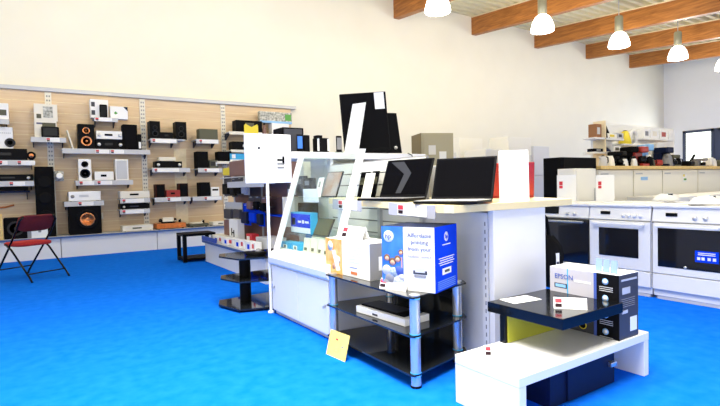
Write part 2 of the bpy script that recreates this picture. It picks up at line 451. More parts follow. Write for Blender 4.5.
z = shelf(62, 150, 149.3, 'longest grey shelf with copper-coned speaker, stacked amplifiers and two price labels', ((95.5, 109), (110.5, 124)))
for k_ in range(1):
    a = at(68, 133, 'y', 10.3); b_ = at(74.5, 149, 'y', 10.1)
    tag(MB().box(-.012, .012, -.02, .16, 0, .34, OFFW, .003).build('photo_frame'), 'thin pale frame leaning on the long shelf beside the copper-coned speaker', 'frame', None, (b_.x - .02, 10.1, z), None, None, -14)
speaker('black speaker with shiny copper cone on the long shelf', 77.5, 124, 94, G, z, .25, BLACK, ((.32, .30), (.74, .2)), coneM=COPPER)
hifi('black amplifier under the white one on the long shelf', 95.5, 139.5, 123, G, z, knobs=2)
zz = at(109, 139.5, 'y', G).z
hifi('white amplifier with dark round display stacked on a black amplifier', 96, 131, 122, G, zz, .28, WHITEG, BLACK, 2)
speaker('plain black speaker right of the stacked amplifiers on the long shelf', 122.8, 124.5, 137, 10.04, z, .24, BLACKM, (), BLACKM)
x, wd, h = place(137.5, 134, 141.5, G, z)
t = thing('remote_control', 'small black handset with white buttons beside the plain black speaker', 'handset', (x, G, z))
MB().box(0, wd, 0, .05, 0, h, BLACK, .008).build('housing', t); MB().box(wd * .2, wd * .8, -.003, .001, h * .1, h * .5, PAPER).build('keypad', t)
z = shelf(94, 118, 117.6, 'high white-fronted shelf near the top rail with the white headphone box', ((95, 112),), .075)
carton('white box printed with black portable speakers, highest on the wall', 90, 99.5, 108, 10.1, z, .2, PAPER, ((.05, .25, .6, .85, DGREY), (.05, .25, .15, .4, DGREY)))
x, wd, h = place(99.5, 104.5, 107, 10.04, z)
t = thing('loudspeaker', 'small dark portable speaker standing before the highest white box', 'speaker', (x, 10.03, z), 0, 'loudspeakers on the display wall')
MB().box(0, wd, 0, .06, 0, h, BLACKM, .012).build('cabinet', t); MB().box(wd * .1, wd * .9, -.004, .002, h * .1, h * .9, GRILLE, .006).build('grille', t)
x, wd, h = place(110, 106, 127.5, 10.06, z)
t = thing('carton', 'white box with green print and dark corner right of the portable speaker', 'box', (x, 10.06, z - .01))
MB().box(0, wd, 0, .16, 0, h, PAPER, .002).build('box_body', t)
MB().prism([(wd * .75, -.001, h * .99), (wd, -.001, h * .99), (wd, -.001, h * .65)], (0, -.002, 0), NAVY).build('printed_corner', t)
MB().prism([(wd * .2, -.001, h * .45), (wd * .3, -.001, h * .6), (wd * .42, -.001, h * .45), (wd * .3, -.001, h * .35)], (0, -.002, 0), PGREEN).build('printed_leaf', t)

z = shelf(75.5, 133, 180.4, 'grey shelf with the white two-cone speaker and white amplifier', ((79, 94), (97, 112)))
speaker('white speaker with two black cones on the middle shelf', 78, 159, 91, G, z, .22, WHITEG, ((.33, .36), (.76, .24)), coneM=BLACKG)
hifi('small white amplifier with dark slot between two white speakers', 94.5, 171.5, 113.5, G, z, .26, WHITEG, BLACK, 0)
speaker('white speaker with grey cloth grille at the end of the middle shelf', 115, 159.3, 128, G, z, .22, WHITEG, (), LGREY)
z = shelf(64, 104, 201.3, 'grey shelf above the subwoofer holding the silver amplifier', ((78, 93.5),))
hifi('wide silver amplifier on the shelf above the subwoofer', 68.3, 191.3, 100.5, G, z, .3, SILVER, LGREY, 1)
# camera-like metal accessory pinned on the slats
x, wd, h = place(53.5, 171, 63.5, 10.1, at(58, 181, 'y', 10.1).z)
t = thing('camera', 'silver and black compact camera on the slats right of the floor speaker', 'camera', (x, 10.1, at(58, 181, 'y', 10.1).z))
MB().box(0, wd, 0, .07, 0, h, BLOTCH, .012).build('body', t)
MB().lathe([(h * .32, 0), (h * .32, .05), (h * .24, .055), (.001, .045)], SILVER, (wd * .55, 0, h * .5), 20, 'y').build('lens', t)
MB().box(wd * .3, wd * .7, .07, .30, h * .3, h * .5, LGREY).build('peg', t)
# subwoofer
x, wd, h = place(68.5, 206.5, 101, 10.0, ZL)
t = thing('subwoofer', 'large cubic black subwoofer with glowing copper cone on the plinth', 'speaker', (x, 9.99, ZL + .01))
MB().box(0, wd, 0, .37, 0, h - .01, BLACKM, .01).build('cabinet', t)
MB().lathe([(.175, 0), (.175, .010), (.15, .014), (.122, .0)], BLACK, (wd * .56, 0, h * .52), 32, 'y').build('surround', t)
MB().lathe([(.118, .0), (.112, .006), (.08, -.02), (.06, -.014), (.03, .0), (.001, .006)], COPPER, (wd * .56, -.008, h * .52), 32, 'y').build('driver', t)
tag(MB().box(0, .03, 0, .003, 0, .12, OFFW).build('price_label'), 'small pale label on the slats right of the subwoofer', 'label', None, (at(101.5, 215, 'y', 10.38).x, 10.385, at(101, 219, 'y', 10.38).z))

# --- bay two, right part
z = shelf(120, 150, 198.4, 'upper of the two close grey shelves holding the cream disc player', ((122, 144),))
hifi('cream disc player with dark slot on the upper close shelf', 120, 191, 149.5, 10.04, z, .3, OFFW, BLACK, 0, slotm=BLACK, name='disc_player', cat='disc player')
z = shelf(120, 150, 209.2, 'lower of the two close grey shelves holding the flat dark player', ((122, 144),))
hifi('flat dark disc player between the two close shelves', 120.3, 203.8, 149.5, 10.08, z, .3, BLACK, DGREY, 1, name='disc_player', cat='disc player')
hifi('long cream amplifier lying on the plinth left of the orange turntable', 122.5, 225.3, 153, 9.99, ZL, .3, OFFW, BLACK, 0, slotm=OLIVE)
# --- bay three
z = shelf(150.5, 177, 138.8, 'grey shelf with a pair of black speakers around a low amplifier', ((152, 176),))
speaker('left black speaker of the pair on the shelf of bay three', 149.5, 121, 160, G, z, .24, BLACK, ((.3, .26), (.62, .2)))
hifi('low black amplifier between the pair of black speakers', 160.3, 132.3, 173, G, z, .2, BLACK, BLACKG, 0)
z_ = z
speaker('right black speaker of the pair on the shelf of bay three', 175.5, 121.8, 186.3, G, z, .24, BLACK, ((.3, .26), (.62, .2)))
tag(MB().box(0, .16, 0, .34, -.022, 0, LGREY, .003).build('wall_shelf'), 'short grey shelf end under the right black speaker of the pair', 'shelf', 'steel shelves on the display wall', (at(177.3, 139, 'y', 10.02).x, 10.04, z))
z = shelf(152, 190, 168, 'grey shelf holding the wide black radio', ((154, 179),))
hifi('wide black radio with two silver knobs on the shelf', 155, 161.3, 182, G, z, .22, BLACK, BLACKG, 2, slot=False, name='radio', cat='radio')
zz = at(168, 161.3, 'y', G).z
hifi('small cream receiver stacked on the wide black radio', 159, 157, 175.5, 10.1, zz, .18, OFFW, OLIVE, 0, slot=False)
z = shelf(154.5, 190.5, 197.3, 'grey shelf under the red amplifier and its two brown speakers', ((167, 181),))
speaker('left dark brown speaker beside the red amplifier', 155.5, 184.2, 165, G, z, .2, BROWN, (), BLACKM)
hifi('small bright red amplifier between two dark brown speakers', 166.3, 190, 180, 10.05, z, .22, RED, BLACK, 0)
speaker('right dark brown speaker beside the red amplifier', 179, 183.3, 188, G + .02, z, .2, BROWN, (), BLACKM)
# turntable on plinth
def turntable(px0, pyt, px1, label, base, lo):
    x, wd, h = place(px0, pyt, px1, 9.99, ZL)
    t = thing('turntable', label, 'turntable', (x, 9.99, ZL))
    m = MB().box(0, wd, 0, .34, .015, h, base, .006)
    m.build('plinth', t)
    MB().lathe([(.13, h), (.13, h + .02), (.12, h + .025)], lo, (wd * .45, .17, 0), 32).build('platter', t)
    MB().tube([(wd * .9, .27, h), (wd * .9, .27, h + .05), (wd * .87, .24, h + .055), (wd * .62, .07, h + .035)], .006, SILVER).lathe([(.025, h), (.025, h + .06), (.001, h + .062)], BLACK, (wd * .9, .27, 0), 14).build('tonearm', t)
    m = MB()
    for fx in (.05, wd - .05):
        for fy in (.04, .3): m.cyl((fx, fy, 0), (fx, fy, .016), .022, BLACK, seg=12)
    m.build('feet', t)
    return t, wd, h
t, wd, h = turntable(157, 223.3, 186, 'orange wooden turntable on the plinth under the red amplifier', ORANGE, BLACK)
x = at(162, 217, 'y', 10.15).x
t = thing('phono_amplifier', 'small cream valve amplifier standing on the orange turntable', 'amplifier', (x, 10.1, ZL + h + .026))
MB().box(0, .21, 0, .1, 0, .085, OFFW, .012).build('housing', t)
for kx in (-.03, .24): MB().lathe([(.03, 0), (.035, .03), (.02, .06), (.001, .07)], BLACKG, (kx, .05, 0), 14).build('valve', t)
# bay three, right
z = shelf(196, 218.5, 139.4, 'high grey shelf holding the olive speaker bar', ((199, 218),))
x, wd, h = place(199, 129, 217.7, G, z)
t = thing('loudspeaker', 'olive-grey rectangular speaker alone on a high shelf', 'speaker', (x, G, z), 0, 'loudspeakers on the display wall')
MB().box(0, wd, 0, .2, 0, h, OLIVE, .006).build('cabinet', t); MB().box(wd * .03, wd * .97, -.006, .002, h * .05, h * .95, OLIVE, .003).build('grille', t)
z = shelf(198, 222, 168.2, 'grey shelf holding a square black speaker below the olive one', ((204, 219),))
speaker('squarish black speaker on the shelf below the olive speaker', 196.5, 151.5, 208, G, z, .22, BLACKM, (), BLACKM)
x, wd, h = place(209.5, 160, 218, G, z)
t = thing('clock_radio', 'small dark clock radio right of the squarish black speaker', 'radio', (x, G, z))
MB().box(0, wd, 0, .1, 0, h, OLIVE, .01).build('housing', t); MB().box(wd * .1, wd * .65, -.003, .002, h * .3, h * .8, BLACKG).build('display', t); MB().box(wd * .72, wd * .9, -.003, .002, h * .3, h * .8, PAPER).build('buttons', t)
z = shelf(192.5, 222, 196.4, 'grey shelf with black speaker and small white radio, lowest before the rack', ((204, 221),))
speaker('black speaker beside the small white radio', 199.5, 182.2, 210, G, z, .22, BLACKM, (), BLACKM)
x, wd, h = place(211, 187, 219.3, G, z)
t = thing('clock_radio', 'small white radio with dark display beside the black speaker', 'radio', (x, G, z))
MB().box(0, wd, 0, .1, 0, h, PAPER, .01).build('housing', t); MB().box(wd * .15, wd * .85, -.003, .002, h * .6, h * .8, BLACK).build('display', t)
turntable(190, 223.8, 209, 'dark turntable on the plinth near the low display island', OLIVE, OFFW)
hifi('flat cream disc player on the plinth beside the dark turntable', 213, 221.6, 229, 9.99, ZL, .28, OFFW, OLIVE, 0, name='disc_player', cat='disc player')
# paler strip laid over the slats and tags
st = at(181, 180, 'y', 10.39).x
MB().box(st - .12, st + .12, -.008, 0, ZL, 1.95, PALEW).build('pale_strip', sw)

# --- bay four (above the rack)
z = shelf(229, 262, 132, 'reddish-lipped shelf high above the rack holding the black stereo', (), .06, .36, 10.0, OFFW)
x, wd, h = place(236, 120.5, 262, 10.05, z)
t = thing('stereo', 'black compact stereo on the top shelf behind a yellow card', 'stereo', (x, 10.05, z))
MB().box(0, wd, 0, .25, 0, h, BLACK, .006).build('housing', t); MB().box(wd * .35, wd * .68, -.004, .002, h * .45, h * .8, OLIVE).build('display', t)
x, wd, h = place(244, 124, 258, 9.99, z - .06)
t = thing('price_card', 'yellow card with notched top in front of the black stereo', 'card', (x, 9.9935, z - .06))
MB().prism([(0, 0, 0), (wd, 0, 0), (wd, 0, h * .85), (wd * .93, 0, h), (wd * .52, 0, h * .72), (wd * .1, 0, h), (0, 0, h * .85)], (0, -.006, 0), YEL).build('card_face', t)
z = shelf(231, 262, 150, 'pale shelf with the short black audio unit above the rack', (), .05, .36, 10.0, OFFW)
x, wd, h = place(232.5, 141.5, 246, 10.03, z)
t = thing('stereo', 'short black audio unit on the second shelf above the rack', 'stereo', (x, 10.03, z))
MB().box(0, wd, 0, .25, 0, h, BLACK, .006).build('housing', t); MB().lathe([(.035, 0), (.03, .015), (.001, .016)], SILVER, (wd * .85, 0, h * .5), 16, 'y').build('knob', t)
z = shelf(217, 262, 161.5, 'pale shelf with black speaker and blue box just above the rack', (), .05, .36, 10.0, OFFW)
speaker('black speaker on the pale shelf left of the blue box', 218, 151.5, 229.5, 10.04, z, .22, BLACKM, (), BLACKM)
carton('bright blue product box on the pale shelf right of a black speaker', 230, 153.5, 248, 10.03, z, .2, CYANP, ((.0, 1, .0, .25, PAPER), (.1, .3, .4, .9, PAPER)))
# hanging transparent pack
p = at(259, 121, 'y', 10.2); x1 = at(291, 121, 'y', 10.2).x
t = thing('blister_pack', 'row-wide clear pack with blue edge hanging at the wall panel top right', 'pack', (p.x, 10.15, p.z))
wd = x1 - p.x
MB().box(0, wd, 0, .12, 0, .21, BLOTCH, .004).build('pack_body', t); MB().box(0, wd, -.003, .12, -.035, .01, LBLUE, .003).build('blue_edge', t); MB().box(wd * .78, wd * .97, -.004, .01, .03, .17, PGREEN).build('printed_panel', t)
p = at(262, 135.5, 'y', 10.1); x1 = at(290, 135, 'y', 10.1).x
z = shelf(256, 291, 136, 'pale shelf behind the white sign with the stacked white boxes', (), .05, .36, 10.0, OFFW)
x, wd, h = place(264, 123, 288, 10.05, z)
carton('long white box on the pale shelf above the white sign', 272, 123.5, 289, 10.05, z, .2, PAPER, ((.1, .9, .2, .5, LGREY),))
x, wd, h = place(262, 122, 268, 10.05, z)
t = thing('bottle', 'slim dark cleaning bottle on the pale shelf beside the long white box', 'bottle', (x + .05, 10.06, z))
MB().lathe([(.04, 0), (.045, .02), (.045, .15), (.02, .2), (.02, .24), (.001, .245)], MAUVE).build('bottle_body', t); MB().lathe([(.025, .24), (.025, .27), (.001, .272)], BLACK).build('cap', t)

# ------------------------------------------------------------------ folding chair
t = thing('folding_chair', 'folding chair with red seat and maroon back pad before the display wall', 'chair', (-.05, 7.93, 0), 212)
cw = .235
for s_ in (-1, 1):
    MB().tube([(s_ * (cw - .02), -.42, .0), (s_ * (cw - .02), -.36, .08), (s_ * (cw - .01), -.08, .40), (s_ * cw, .10, .62), (s_ * cw, .20, .78), (s_ * (cw - .04), .22, .83)], .013, BLACKG).build('front_leg', t)
    MB().tube([(s_ * (cw + .01), .42, 0), (s_ * (cw + .01), .37, .06), (s_ * (cw + .01), .02, .40), (s_ * (cw + .01), -.10, .47)], .012, BLACKG).build('rear_leg', t)
MB().tube([(-cw, .33, .10), (cw, .33, .10)], .009, BLACKG).build('crossbar', t)
MB().tube([(-cw + .02, -.32, .12), (cw - .02, -.32, .12)], .009, BLACKG).build('crossbar', t)
def pad(w_, d, th, m, M, arch=0.0):
    b = bmesh.new(); n = 14
    top, bot = [], []
    for k in range(28):
        a = 2 * PI * k / 28; ex = .45
        xx = math.copysign(abs(math.cos(a)) ** ex, math.cos(a)) * w_ / 2; yy = math.copysign(abs(math.sin(a)) ** ex, math.sin(a)) * d / 2
        top.append((xx, yy))
    rings = []
    for sc_, zz in ((.94, -th / 2), (1, -th / 4), (1, th / 4), (.93, th / 2), (.5, th * .62)):
        rings.append([b.verts.new((x_ * sc_, y_ * sc_, zz - arch * (x_ / w_ * 2) ** 2)) for x_, y_ in top])
    for a, c_ in zip(rings, rings[1:]):
        for k in range(28): b.faces.new((a[k], a[(k + 1) % 28], c_[(k + 1) % 28], c_[k]))
    b.faces.new(rings[0][::-1]); b.faces.new(rings[-1])
    return MB().merge(b, m, True, M)
pad(.46, .42, .05, REDSEAT, Matrix.Translation((0, -.03, .465))).build('seat', t)
pad(.47, .23, .035, MAROON, Matrix.Translation((0, .175, .735)) @ Matrix.Rotation(math.radians(66), 4, 'X'), -.03).build('backrest', t)

# ------------------------------------------------------------------ low display island behind the rack
XI = 2.2
t = thing('display_plinth', 'low white display island with blue edge strip in the aisle', 'plinth', (XI, 5.35, 0))
MB().box(.03, .9, .03, 2.42, 0, .30, WHITE).build('base', t)
m = MB(); m.box(0, .95, 0, 2.45, .30, .335, LGREY, .004); m.box(-.012, 0, .0, 2.45, .30, .333, EDGEB)
m.build('top_board', t)
m = MB(); m.box(-.014, .004, 1.75, 2.45, .34, .40, PTEXTB); m.build('edge_strip', t)
# gondola with back panel and two shelves over it
t = thing('gondola', 'grey pegboard rack rising from the low island with packs hanging on it', 'rack', (2.72, 5.42, .336))
m = MB(); m.box(0, .04, 0, 2.3, 0, 1.22, MAUVE); m.build('back_panel', t)
for yy in (-.02, 1.15, 2.3): MB().box(-.01, .05, yy, yy + .05, 0, 1.24, LGREY).build('upright', t)
for zz, dd, ya, yb in ((.86, .42, .1, 1.4),):
    m = MB(); m.box(-dd, 0, ya, yb, zz, zz + .02, LGREY, .003); m.box(-dd - .006, -dd, ya, yb, zz - .06, zz + .02, LGREY); m.build('shelf_board', t)
m = MB().box(-.15, 0, .1, 1.6, .42, .435, BLUEP, .002); m.build('shelf_board', t)

zz = at(238, 176.5, 'x', 2.5).z - .336 - .015
MB().box(-.24, 0, 1.3, 2.3, zz, zz + .014, LGREY, .002).build('shelf_board', t)
# hanging packs: prototype with hook, card, blister
def pack(label, xw, yw, zw, w_, h_, card, goods, dd=.05, group='packs hanging on the pegboard rack'):
    t = thing('blister_pack', label, 'pack', (xw, yw, zw), -90, group)
    MB().box(-w_ / 2, w_ / 2, 0, .004, 0, h_, card).build('backing_card', t)
    MB().box(-w_ * .38, w_ * .38, -dd, 0, h_ * .08, h_ * .62, goods, .015).build('product', t)
    MB().tube([(0, .19, h_ * .93), (0, -.03, h_ * .93)], .004, STEEL, 6).build('hook', t)
    return t
XH = 2.52
def onx(px, py, xv): return at(px, py, 'x', xv)
defs = [(230.5, 219.5, 9.5, 17.5, LGREY, DGREY, 'grey pack with a dark mouse, first from the aisle end of the rack'),
        (239.5, 219.5, 8.5, 17, LGREY, DGREY, 'grey pack with a dark mouse, second from the aisle end of the rack'),
        (247, 224.5, 8, 21, BLUEP, NAVY, 'blue pack with a dark round item beside the grey mouse packs'),
        (255, 222.5, 8, 17, BLUEP, BLUEP, 'plain blue pack in the middle of the rack'),
        (262, 226, 6, 20, BLUEP, NAVY, 'blue pack nearest to the white pole'),
        (228, 196, 7, 20, DGREY, BLACK, 'tall black pack in the upper row, first from the aisle end'),
        (235, 197, 6, 19, DGREY, BLACK, 'tall black pack in the upper row beside the mauve board'),
        (241, 195, 6, 18, DGREY, BLACKM, 'tall black pack in the upper row left of the grey one'),
        (246.5, 195, 6, 18, LGREY, LGREY, 'pale grey pack in the upper row left of the shelf'),
        (252, 210, 6, 14, DGREY, MAUVE, 'small dark pack under the grey rack shelf, left one'),
        (258.5, 210, 6, 14, DGREY, BLACKM, 'small dark pack under the grey rack shelf, middle one'),
        (265, 212, 6, 15, MAUVE, BLACKM, 'small maroon pack under the grey rack shelf near the white pole')]
for cx_, by, wpx, hpx, c1, c2, lab in defs:
    a = onx(cx_ - wpx / 2, by, XH); b_ = onx(cx_ + wpx / 2, by, XH); tz = onx(cx_, by - hpx, XH).z
    pack(lab, XH, (a.y + b_.y) / 2, a.z, abs(a.y - b_.y), tz - a.z, c1, c2)
def isl_box(label, px0, px1, pyb, pyt, xv, dep, body, prints=(), z=None, name='carton', cat='box', group=None, rz=-90):
    """box facing the aisle (-x) on the plane x = xv"""
    a = at(px0, pyb, 'x', xv); b_ = at(px1, pyb, 'x', xv); w_ = a.y - b_.y
    zb_ = a.z if z is None else z
    h_ = at((px0 + px1) / 2, pyt, 'x', xv).z - zb_
    t = thing(name, label, cat, (xv, a.y, zb_), rz, group)
    MB().box(0, w_, 0, dep, 0, h_, body, .003).build('box_body', t)
    for (c, d, e, f, m) in prints: MB().box(w_ * c, w_ * d, -.003, .001, h_ * e, h_ * f, m).build('printed_panel', t)
    return t, w_, h_
isl_box('large mauve-brown board box above the black packs', 229.5, 247, 176.5, 160.5, 2.5, .2, MAUVE)
isl_box('small bright yellow box left of the mauve board', 223, 229.5, 175.5, 168, 2.5, .15, YEL)
t, w_, h_ = isl_box('white box with a black mark standing on the low island deck', 229.5, 238, 237.5, 219.5, 2.42, .1, PAPER, (), .337)
MB().box(w_ * .25, w_ * .35, -.002, 0, h_ * .3, h_ * .62, BLACK).box(w_ * .5, w_ * .6, -.002, 0, h_ * .25, h_ * .55, BLACK).box(w_ * .35, w_ * .5, -.002, 0, h_ * .4, h_ * .46, BLACK).build('printed_mark', t)
isl_box('brown board box behind the white marked box on the island', 224, 229.4, 228, 220, 2.5, .12, MAUVE, (), .337)
cols = [(213, 217.5), (218, 222), (222.5, 227), (228, 233), (234, 239), (239.5, 244), (245, 250), (250.5, 255)]
nm = ['first', 'second', 'third', 'fourth', 'fifth', 'sixth', 'seventh', 'last']
for k, (a, b_) in enumerate(cols):
    isl_box('small white and red ink box on the island deck, %s from the blue strip' % nm[k], a, b_, 242 + k * 1.1, 236 + k * .9, 2.24 + .03 * (k % 2), .09, PAPER,
            ((.15, .75, .3, .8, REDTAG) if k % 2 else (.5, .9, .2, .7, BLUEP),), .337, group='ink boxes on the low island deck')
isl_box('flat cream carton lying at the far end of the island deck', 211, 222, 239.5, 235.5, 2.36, .2, OFFW, (), .337)
isl_box('pale carton lying on the island deck near the white pole', 256, 268, 245, 238, 2.4, .25, LGREY, (), .337)
isl_box('red and white box on the island deck behind the black glass stand', 246.5, 252, 240, 234, 2.45, .1, REDTAG, ((.1, .6, .2, .8, PAPER),), .337)
# goods on rack shelf
t, _, _ = isl_box('dark red box on the grey rack shelf behind the sign', 246.5, 252, 189, 184.5, 2.35, .15, MAROON, (), 1.217)
isl_box('white box on the grey rack shelf beside the dark red box', 253, 264, 189, 184, 2.35, .15, PAPER, (), 1.217)

# black low frame table at the end of the island
t = thing('low_table', 'small black low table with open frame at the end of the island', 'table', (2.0, 7.82, 0))
for (a, b_) in ((-.09, 0), (.36, 0), (-.09, .36), (.36, .36)):
    MB().box(a, a + .055, b_, b_ + .055, 0, .42, BLACK, .003).build('leg', t)
MB().box(-.09, .415, 0, .415, .40, .44, BLACK, .004).build('tabletop', t); MB().box(-.09, .415, 0, .415, .03, .06, BLACK, .004).build('lower_shelf', t)

# white square sign and pole
a = at(245.5, 183.5, 'y', 4.125); b_ = at(290, 135, 'y', 4.125)
t = thing('display_sign', 'large blank white square sign with a tiny mark, on a thin pole', 'sign', (a.x, 4.125, 0), 0)
wd = b_.x - a.x
MB().box(0, wd, -.012, .012, a.z, b_.z, WHITEG, .004).build('sign_board', t)
px_ = at(268.5, 220, 'y', 4.125).x - a.x
MB().cyl((px_, 0, .02), (px_, 0, a.z + .02), .014, WHITEG, seg=14).build('pole', t)
MB().lathe([(.03, 0), (.03, .012), (.02, .02)], WHITEG, (px_, 0, 0), 24).build('base_plate', t)
lg = MB(); mx = at(281, 163, 'y', 4.11).x - a.x; mz = at(281, 163, 'y', 4.11).z
for k in range(3): lg.box(mx - .035, mx + .03, -.015, -.011, mz - .05 + k * .034, mz - .032 + k * .034, MGREY if k < 2 else BLACK)
lg.box(mx + .015, mx + .035, -.015, -.011, mz - .01, mz + .06, BLACK)
lg.box(at(259, 148, 'y', 4.11).x - a.x - .01, at(259, 148, 'y', 4.11).x - a.x + .01, -.015, -.011, at(259, 148, 'y', 4.11).z - .01, at(259, 148, 'y', 4.11).z + .01, BLACK)
lg.build('printed_logo', t)

# black glass stand left of the display cabinet
t = thing('tv_stand', 'three-tier black glass stand on a central column beside the white cabinet', 'stand', (1.73, 4.56, 0))
def shape(z, th, sc_=1.0):
    pts = [(-.24, .22), (-.30, .05), (-.22, -.28), (.10, -.36), (.42, -.36), (.42, .26)]
    return [(x_ * sc_, y_ * sc_, z) for x_, y_ in pts]
for z, s_ in ((.02, 1.0), (.265, .92), (.475, .95)):
    MB().prism(shape(z, 0, s_), (0, 0, .014), SMOKE).build('glass_shelf', t)
MB().cyl((-.03, .06, .034), (-.03, .06, .475), .055, BLACK, seg=24).build('column', t)
MB().prism(shape(0, 0, .85), (0, 0, .02), BLACKM).build('base', t)
tag(MB().tube([(0, 0, 0), (.01, .0, -.15), (.03, -.02, -.28), (.10, -.03, -.40)], .005, BLACK).build('cable'), 'black cable hanging over the black glass stand beside the cabinet', 'cable', None, (1.86, 4.3, .48))
t = thing('media_player', 'small dark device with cables on the top glass tier', 'media player', (1.74, 4.42, .49), -60)
MB().box(-.08, .08, -.06, .06, 0, .035, BLACK, .01).build('housing', t); MB().lathe([(.03, .035), (.02, .06), (.001, .065)], MGREY, (.03, 0, 0), 14).build('knob', t)

# ------------------------------------------------------------------ white display cabinet with slanted glass
CX0, CY0, CY1 = 1.75, 3.06, 4.10
t = thing('display_cabinet', 'white display cabinet with sliding doors and a slanted glass showcase', 'cabinet', (CX0, CY0, 0))
L = CY1 - CY0
MB().box(.02, .58, 0, L, .03, .445, WHITE).build('body', t)
MB().box(.035, .60, .01, L - .01, 0, .03, LGREY).build('plinth', t)
for k, (a, b_) in enumerate(((.02, L / 2 - .005), (L / 2 + .005, L - .02))):
    d = MB().box(.0, .02, a, b_, .045, .435, WHITE, .002).build('door', t)
    ly = b_ - .05 if k == 1 else a + .05
    MB().lathe([(.012, 0), (.012, .015), (.001, .016)], STEEL, (0, ly, .25), 14, 'x').build('lock', d)
    MB().box(-.022, 0, ly - .006, ly + .006, .235, .25, STEEL).build('key', d)
# rounded deck
dk = MB(); pr_ = [(0, .445), (-.02, .465), (-.025, .51), (-.01, .55), (.04, .57), (.58, .57), (.58, .445)]
dk.prism([(x_, 0, z_) for x_, z_ in pr_], (0, L, 0), WHITE); dk.build('deck', t)
# slanted glass and posts
TX, TZ = .30, 1.395
for yy in (L - .035, 0.0):
    MB().prism([(.03, yy, .57), (.075, yy, .57), (TX + .045, yy, TZ), (TX, yy, TZ)], (0, .035, 0), WHITEG).build('slanted_post', t)
for y0_, y1_ in ((.0, L / 2 - .003), (L / 2 + .003, L)):
    MB().prism([(.045, y0_, .575), (.053, y0_, .575), (TX + .018, y0_, TZ), (TX + .01, y0_, TZ)], (0, y1_ - y0_, 0), GLASS).build('glass_panel', t)
MB().prism([(.05, L - .012, .575), (.60, L - .012, .575), (.60, L - .012, TZ), (TX + .02, L - .012, TZ)], (0, .006, 0), GLASS).build('side_glass', t)
MB().box(.16, .60, .03, L - .03, .702, .710, GLASS).build('glass_shelf', t)
MB().box(.24, .60, .03, L - .03, 1.022, 1.030, GLASS).build('glass_shelf', t)
XS = CX0 + .64                         # spine wall behind: 2.39
# spine: slatted wall of the island
t = thing('gondola', 'white slatted spine wall behind the laptops and the showcase', 'rack', (XS, 2.12, 0))
m = MB(); m.box(0.012, .04, .62, 1.98, 0, 1.33, MGREY)
z = .03
while z < 1.30:
    m.box(0, .014, .62, 1.98, z, z + .090, WHITEG); z += .1
m.build('slat_panel', t)
MB().box(0, .04, .0, .62, 0, .93, WHITE).build('smooth_panel', t)
u = MB(); u.box(-.035, .0, .0, .05, 0, .93, WHITE)
z = .05
while z < .9: u.box(-.037, -.034, .018, .026, z, z + .025, MGREY); z += .05
u.build('perforated_upright', t)
for yy in (.62, 1.15): MB().box(-.03, -.001, yy, yy + .035, .0, .93, LGREY).build('upright', t)

# end panel of the island
EX0, EX1 = XS - .04, 2.86
t = thing('end_panel', 'blank white end panel under the laptop counter facing the camera', 'panel', (EX0, 2.07, 0))
MB().box(0, EX1 - EX0, 0, .04, 0, .948, WHITE, .002).build('board', t)
MB().box(EX1 - EX0 - .02, EX1 - EX0, .04, .9, 0, .948, WHITE).build('side_return', t)

# laptop counter (L-shaped, thick pale top)
t = thing('counter', 'thick pale laptop counter top with wood-toned edge', 'counter', (0, 2.05, .950), 0, None, math.radians(1.5))
pts = [(1.97, 3.42), (1.97, 2.10), (2.0, 2.05), (3.13, 2.05), (3.16, 2.08), (3.16, 2.9), (2.45, 2.9), (2.45, 2.72), (2.38, 2.72), (2.38, 3.42)]
MB().prism([(a, b_ - 2.05, 0) for a, b_ in pts], (0, 0, .043), COUNTER).build('top', t)
for (a, b_, lab) in ((2.95, 3.35, 'far'), (2.17, 2.62, 'near')):
    m = MB(); m.box(-.006, 0, a - 2.05, b_ - 2.05, -.04, .040, RAILG, .001); m.build('label_rail', t)
def island_tag(y0, y1, z0, z1, x):
    m = MB(); m.box(-.003, 0, y0, y1, z0, z1, PAPER)
    yy = y1 - .008
    m.box(-.005, -.002, yy - .05, yy, z0 + (z1 - z0) * .52, z0 + (z1 - z0) * .92, REDTAG)
    m.box(-.005, -.002, yy - .048, yy - .002, z0 + (z1 - z0) * .12, z0 + (z1 - z0) * .44, BLKTAG)
    return m
for a, b_ in ((3.0, 3.26), (2.24, 2.52)):
    o = island_tag(a - 2.05, b_ - 2.05, -.034, .034, 0).build('price_label', t); o.location = (1.963, 0, 0)
for o in [q for q in t.children if q.name.startswith('label_rail')]: o.location = (1.97, 0, 0)

